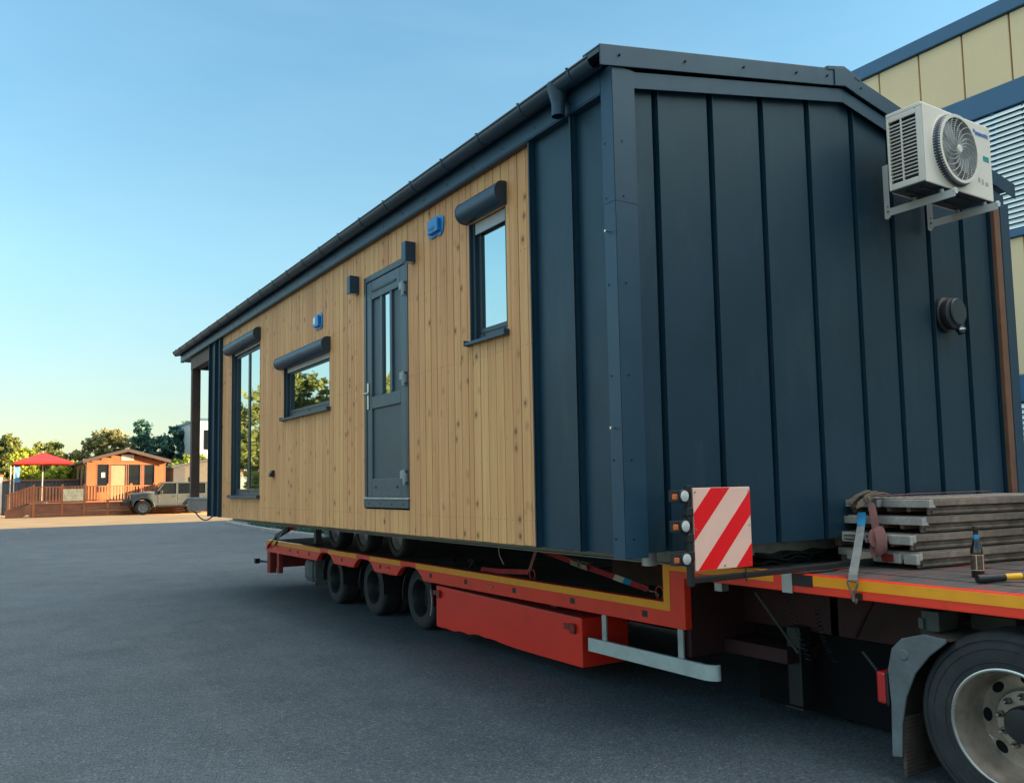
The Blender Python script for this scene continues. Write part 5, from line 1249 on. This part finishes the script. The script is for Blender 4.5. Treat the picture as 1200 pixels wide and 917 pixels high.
    levels = [0.02, .35, .7, 1.0]
    for lv in levels:
        for x, y, s_ in ring: vs.append((c[0]+x*hw*lv, c[1]+y*hw*lv, zp-(zp-ze_)*lv**.93-s_*lv*.6*-1*.5))
    for x, y, s_ in ring: vs.append((c[0]+x*hw, c[1]+y*hw, ze_-.13+s_*.3))
    N = len(ring); fs = [(l_*N+i, l_*N+(i+1) % N, (l_+1)*N+(i+1) % N, (l_+1)*N+i) for l_ in range(4) for i in range(N)]
    m_.add(vs, fs); o = m_.build('canopy', 'canvasred', t); md = o.modifiers.new('s', 'SOLIDIFY'); md.thickness = .012
    m_ = MB(); m_.cyl((c[0], c[1], fz), (c[0], c[1], zp-.02), .03, 12); m_.cyl((c[0], c[1], zp-.03), (c[0], c[1], zp+.05), .05, 10); m_.build('pole', 'pole', t)
    m_ = MB()
    for a, b in ((-1, -1), (1, -1), (1, 1), (-1, 1)): m_.cyl((c[0], c[1], 3.3), (c[0]+a*hw*.55, c[1]+b*hw*.55, 3.62), .014, 6)
    m_.build('rib', 'pole', t)
    m_ = MB(); m_.lathe([(0, 0), (.32, 0), (.32, .05), (.06, .12), (0, .12)], (c[0], c[1], fz), 2, 20, closed=False); m_.build('base', 'kerb', t)
    # flag and post by the fence
    t = empty('banner_flag', (-1.15, 56.8, gz(57)), 'narrow blue and white banner flag beside the dark fence', 'flag')
    m_ = MB(); m_.cyl((-1.38, 56.8, gz(57)), (-1.38, 56.8, 3.35), .03, 8); m_.build('flagpole', 'pole', t)
    m_ = MB(); vs = []
    for i in range(9):
        z = 3.3-.12*i
        for x, dy in ((-1.18, 0), (-1.02, .04*math.sin(i)), (-.88+.03*math.sin(i*.9), .05)): vs.append((x, 56.8+dy, z))
    m_.add(vs, [(i*3+j, i*3+j+1, i*3+j+4, i*3+j+3) for i in range(8) for j in range(2)]); m_.build('flag_cloth', 'flagblue', t)
    m_ = MB(); m_.cyl((-1.19, 56.8, gz(57)), (-1.19, 56.8, 3.36), .02, 8); m_.build('flag_rod', 'offwhite', t)
    t = empty('board_fence', (.4, 58, gz(58)), 'dark grey board fence with brown capping behind the timber deck', 'fence')
    m_ = MB(); x = -1.78
    while x < 3.0: m_.box(x, x+.19, 58, 58.04, gz(58), 2.42); x += .2
    m_.build('boards', 'fencegrey', t)
    m_ = MB(); m_.box(-1.85, 3.05, 57.93, 58.09, 2.42, 2.52); m_.build('capping', 'fencecap', t)
    t = empty('site_container', (-4.2, 61, gz(60)), 'off white site container at the left edge behind the dark fence', 'container')
    m_ = MB(); m_.box(-6.4, -1.72, 60, 62.4, gz(60)+.1, 2.75); m_.build('body', 'offwhite', t, bevel=.03)
    m_ = MB(); m_.box(-6.45, -1.67, 59.95, 62.45, 2.75, 2.9); m_.build('roof_edge', 'lodge', t)
    # shed and office block seen through the porch
    t = empty('storage_shed', (9.6, 57, gz(56)), 'low grey storage shed with sloping roof behind the off-road car', 'shed')
    m_ = MB(); m_.prism([(8.0, gz(56)), (13.5, gz(56)), (13.5, 4.25), (8.0, 3.18)], 1, 56, 62); m_.build('wall', 'shed', t)
    m_ = MB(); m_.prism([(7.85, 3.16), (13.7, 4.30), (13.7, 4.42), (7.85, 3.28)], 1, 55.8, 62.2); m_.build('roof', 'sheddark', t)
    m_ = MB(); m_.box(8.0, 8.75, 55.97, 55.995, gz(56), 3.2); m_.build('side_panel', 'sheddark', t)
    m_ = MB(); m_.box(9.0, 9.5, 55.96, 55.99, 1.9, 2.55); m_.build('window', 'carglass', t)
    t = empty('office_block', (13, 64, gz(60)), 'pale two storey office block glimpsed between the porch post and the house', 'building')
    m_ = MB(); m_.box(11.2, 20, 63, 72, gz(60), 7.0); m_.build('wall', 'office', t)
    for z in (2.0, 4.75):
        for x in np.arange(11.5, 19, 1.5):
            m_ = MB(); m_.box(x, x+1.1, 62.96, 62.99, z, z+1.5); m_.build('window', 'carglass', t)
    m_ = MB(); m_.box(11.1, 20.1, 62.9, 72.1, 7.0, 7.15); m_.build('parapet_cap', 'whblue', t)
    # shop left of the picture, mirrored in the tall window
    t = empty('roadside_shop', (-10.5, 57, gz(55)), 'low pale roadside shop with teal sign at the left of the yard', 'shop')
    m_ = MB(); m_.box(-17, -7.2, 53, 58, gz(53), 3.3); m_.build('wall', 'office', t)
    m_ = MB(); m_.box(-17, -7.2, 52.9, 52.99, gz(53), 1.2); m_.box(-17, -7.2, 52.9, 52.99, 2.6, 2.9); m_.build('red_band', 'pinkwall', t)
    m_ = MB(); m_.box(-11.5, -9.3, 52.85, 52.98, 3.0, 3.28); m_.build('teal_sign', 'teal', t)
    for x in (-15.5, -13, -10.5, -8.5):
        m_ = MB(); m_.box(x, x+1.1, 52.93, 52.985, 1.3, 2.5); m_.build('window', 'carglass', t)
build_background()

def build_car():
    y0, y1 = 49.0, 50.75 - .0
    g = gz(49); cy0 = 48.2; W_ = 1.75
    xo = 3.95
    t = empty('off_road_car', (6.3, cy0+W_/2, g), 'boxy grey off-road car parked in front of the timber deck', 'car')
    ya, yb = cy0, cy0+W_
    X = lambda x: xo+x
    Z = lambda z: g+z
    wr = .42; wx = (.98, 3.95)
    def archpts(c, r, up=True):
        return [(X(c+r*math.cos(a)), Z(.44+r*math.sin(a))) for a in np.linspace(math.pi, 0, 9)]
    low = [(X(.45), Z(.62))]+archpts(wx[0], .5)+archpts(wx[1], .5)+[(X(4.6), Z(.62)), (X(4.62), Z(1.18)), (X(1.72), Z(1.18)), (X(1.62), Z(1.30)), (X(.40), Z(1.20)), (X(.36), Z(.8))]
    m_ = MB(); m_.prism(low, 1, ya+.12, yb-.12); m_.build('body', 'jeep', t, bevel=.03)
    m_ = MB(); m_.prism([(X(.38), Z(1.19)), (X(1.66), Z(1.27)), (X(1.66), Z(1.33)), (X(1.3), Z(1.33)), (X(.42), Z(1.25))], 1, ya+.22, yb-.22); m_.build('bonnet', 'jeephood', t, bevel=.03)
    gh = [(X(1.66), Z(1.17)), (X(2.08), Z(1.80)), (X(4.55), Z(1.80)), (X(4.62), Z(1.17))]
    m_ = MB()
    m_.prism([(X(1.62), Z(1.19)), (X(1.72), Z(1.19)), (X(2.13), Z(1.78)), (X(2.05), Z(1.78))], 1, ya+.16, ya+.22)
    for a, b in ((2.78, 2.90), (3.62, 3.78), (4.42, 4.60)): m_.box(X(a), X(b), ya+.16, ya+.22, Z(1.181), Z(1.78)); m_.box(X(a), X(b), yb-.22, yb-.16, Z(1.181), Z(1.78))
    m_.prism([(X(1.62), Z(1.19)), (X(1.72), Z(1.19)), (X(2.13), Z(1.78)), (X(2.05), Z(1.78))], 1, yb-.22, yb-.16)
    m_.build('pillar', 'jeep', t)
    m_ = MB(); m_.prism([(X(2.04), Z(1.785)), (X(4.62), Z(1.785)), (X(4.6), Z(1.87)), (X(2.2), Z(1.88)), (X(2.06), Z(1.84))], 1, ya+.14, yb-.14); m_.build('hard_top', 'jeep', t, bevel=.025)
    m_ = MB(); m_.prism([(X(1.74), Z(1.185)), (X(2.14), Z(1.78)), (X(4.42), Z(1.78)), (X(4.5), Z(1.185))], 1, ya+.20, yb-.20); m_.build('window_glass', 'carglass', t)
    m_ = MB(); m_.prism([(X(1.60), Z(1.24)), (X(1.63), Z(1.24)), (X(2.05), Z(1.79)), (X(2.02), Z(1.79))], 1, ya+.2, yb-.2); m_.build('windscreen', 'carglass', t)
    for c in wx:
        for yy, s_ in ((ya-.02, 1), (yb-.22, -1)):
            cc = (X(c), yy, g+wr)
            wh = MB().lathe([(.235, .03), (.25, 0), (.36, 0), (.405, .03), (.42, .07), (.42, .17), (.405, .21), (.36, .24), (.25, .24), (.235, .21)], cc, 1, 36).build('wheel', 'rubber', t, smooth=True)
            MB().lathe([(0, .05), (.05, .045), (.06, .07), (.2, .09), (.225, .02), (.245, .005), (.245, .2), (0, .2)], cc, 1, 30, closed=False).build('rim', 'rimgrey', wh, smooth=True)
            sp = MB()
            for k_ in range(5):
                a = 2*math.pi*k_/5+.3
                for q in (-.16, .16): sp.tube([(cc[0]+.04*math.cos(a), cc[1]+.05, cc[2]+.04*math.sin(a)), (cc[0]+.225*math.cos(a+q), cc[1]+.03, cc[2]+.225*math.sin(a+q))], .016, 5)
            sp.build('spoke', 'jeep', wh)
        for yy in (ya-.06, yb-.14):
            m_ = MB(); out = [(X(c+.62*math.cos(a)), Z(.44+.60*math.sin(a))) for a in np.linspace(R(170), R(5), 11)]; inn = [(X(c+.55*math.cos(a)), Z(.44+.53*math.sin(a))) for a in np.linspace(R(5), R(170), 11)]
            m_.prism(out+inn, 1, yy, yy+.20); m_.build('fender_flare', 'jeep', t, bevel=.02)
    m_ = MB(); m_.box(X(-.02), X(.30), ya+.15, yb-.15, Z(.56), Z(.78)); m_.box(X(.08), X(.36), ya+.3, yb-.3, Z(.78), Z(.86)); m_.build('front_bumper', 'black', t, bevel=.03)
    m_ = MB(); m_.box(X(.34), X(.37), ya+.25, yb-.25, Z(.84), Z(1.20)); gr = m_.build('grille', 'jeephood', t, bevel=.01)
    m_ = MB()
    for i in range(7): y = ya+.62+i*.08; m_.box(X(.33), X(.345), y, y+.045, Z(.88), Z(1.12))
    m_.build('grille_slot', 'black', gr)
    for y in (ya+.38, yb-.38):
        m_ = MB(); m_.lathe([(0, -.02), (.08, -.015), (.095, 0), (0, 0)], (X(.34), y, Z(1.02)), 0, 20, closed=False); m_.build('headlight', 'lens', t, smooth=True)
    m_ = MB(); m_.box(X(1.75), X(3.35), ya+.06, ya+.14, Z(.46), Z(.56)); m_.build('side_step', 'black', t, bevel=.02)
    for a, b in ((1.78, 2.82), (2.86, 3.66)):
        m_ = MB(); m_.box(X(a), X(b), ya+.108, ya+.119, Z(.64), Z(1.16)); dd = m_.build('door', 'jeep', t, bevel=.01)
        m_ = MB(); m_.box(X(b-.28), X(b-.1), ya+.09, ya+.107, Z(1.02), Z(1.06)); m_.build('door_handle', 'black', dd, bevel=.006)
        m_ = MB()
        for z in (.72, 1.02): m_.box(X(a+.02), X(a+.14), ya+.095, ya+.107, Z(z), Z(z+.06))
        m_.build('door_hinge', 'jeephood', dd)
    m_ = MB(); m_.box(X(1.86), X(2.02), ya-.06, ya+.10, Z(1.20), Z(1.40)); m_.build('wing_mirror', 'black', t, bevel=.02)
    m_ = MB(); m_.lathe([(.1, 0), (.38, 0), (.40, .04), (.40, .18), (.38, .22), (.1, .22)], (X(4.66), cy0+W_/2, Z(1.0)), 0, 30); m_.build('spare_wheel', 'rubber', t, smooth=True)
    m_ = MB(); m_.box(X(.8), X(4.5), ya+.35, yb-.35, Z(.36), Z(.60)); m_.build('underbody', 'black', t)
build_car()
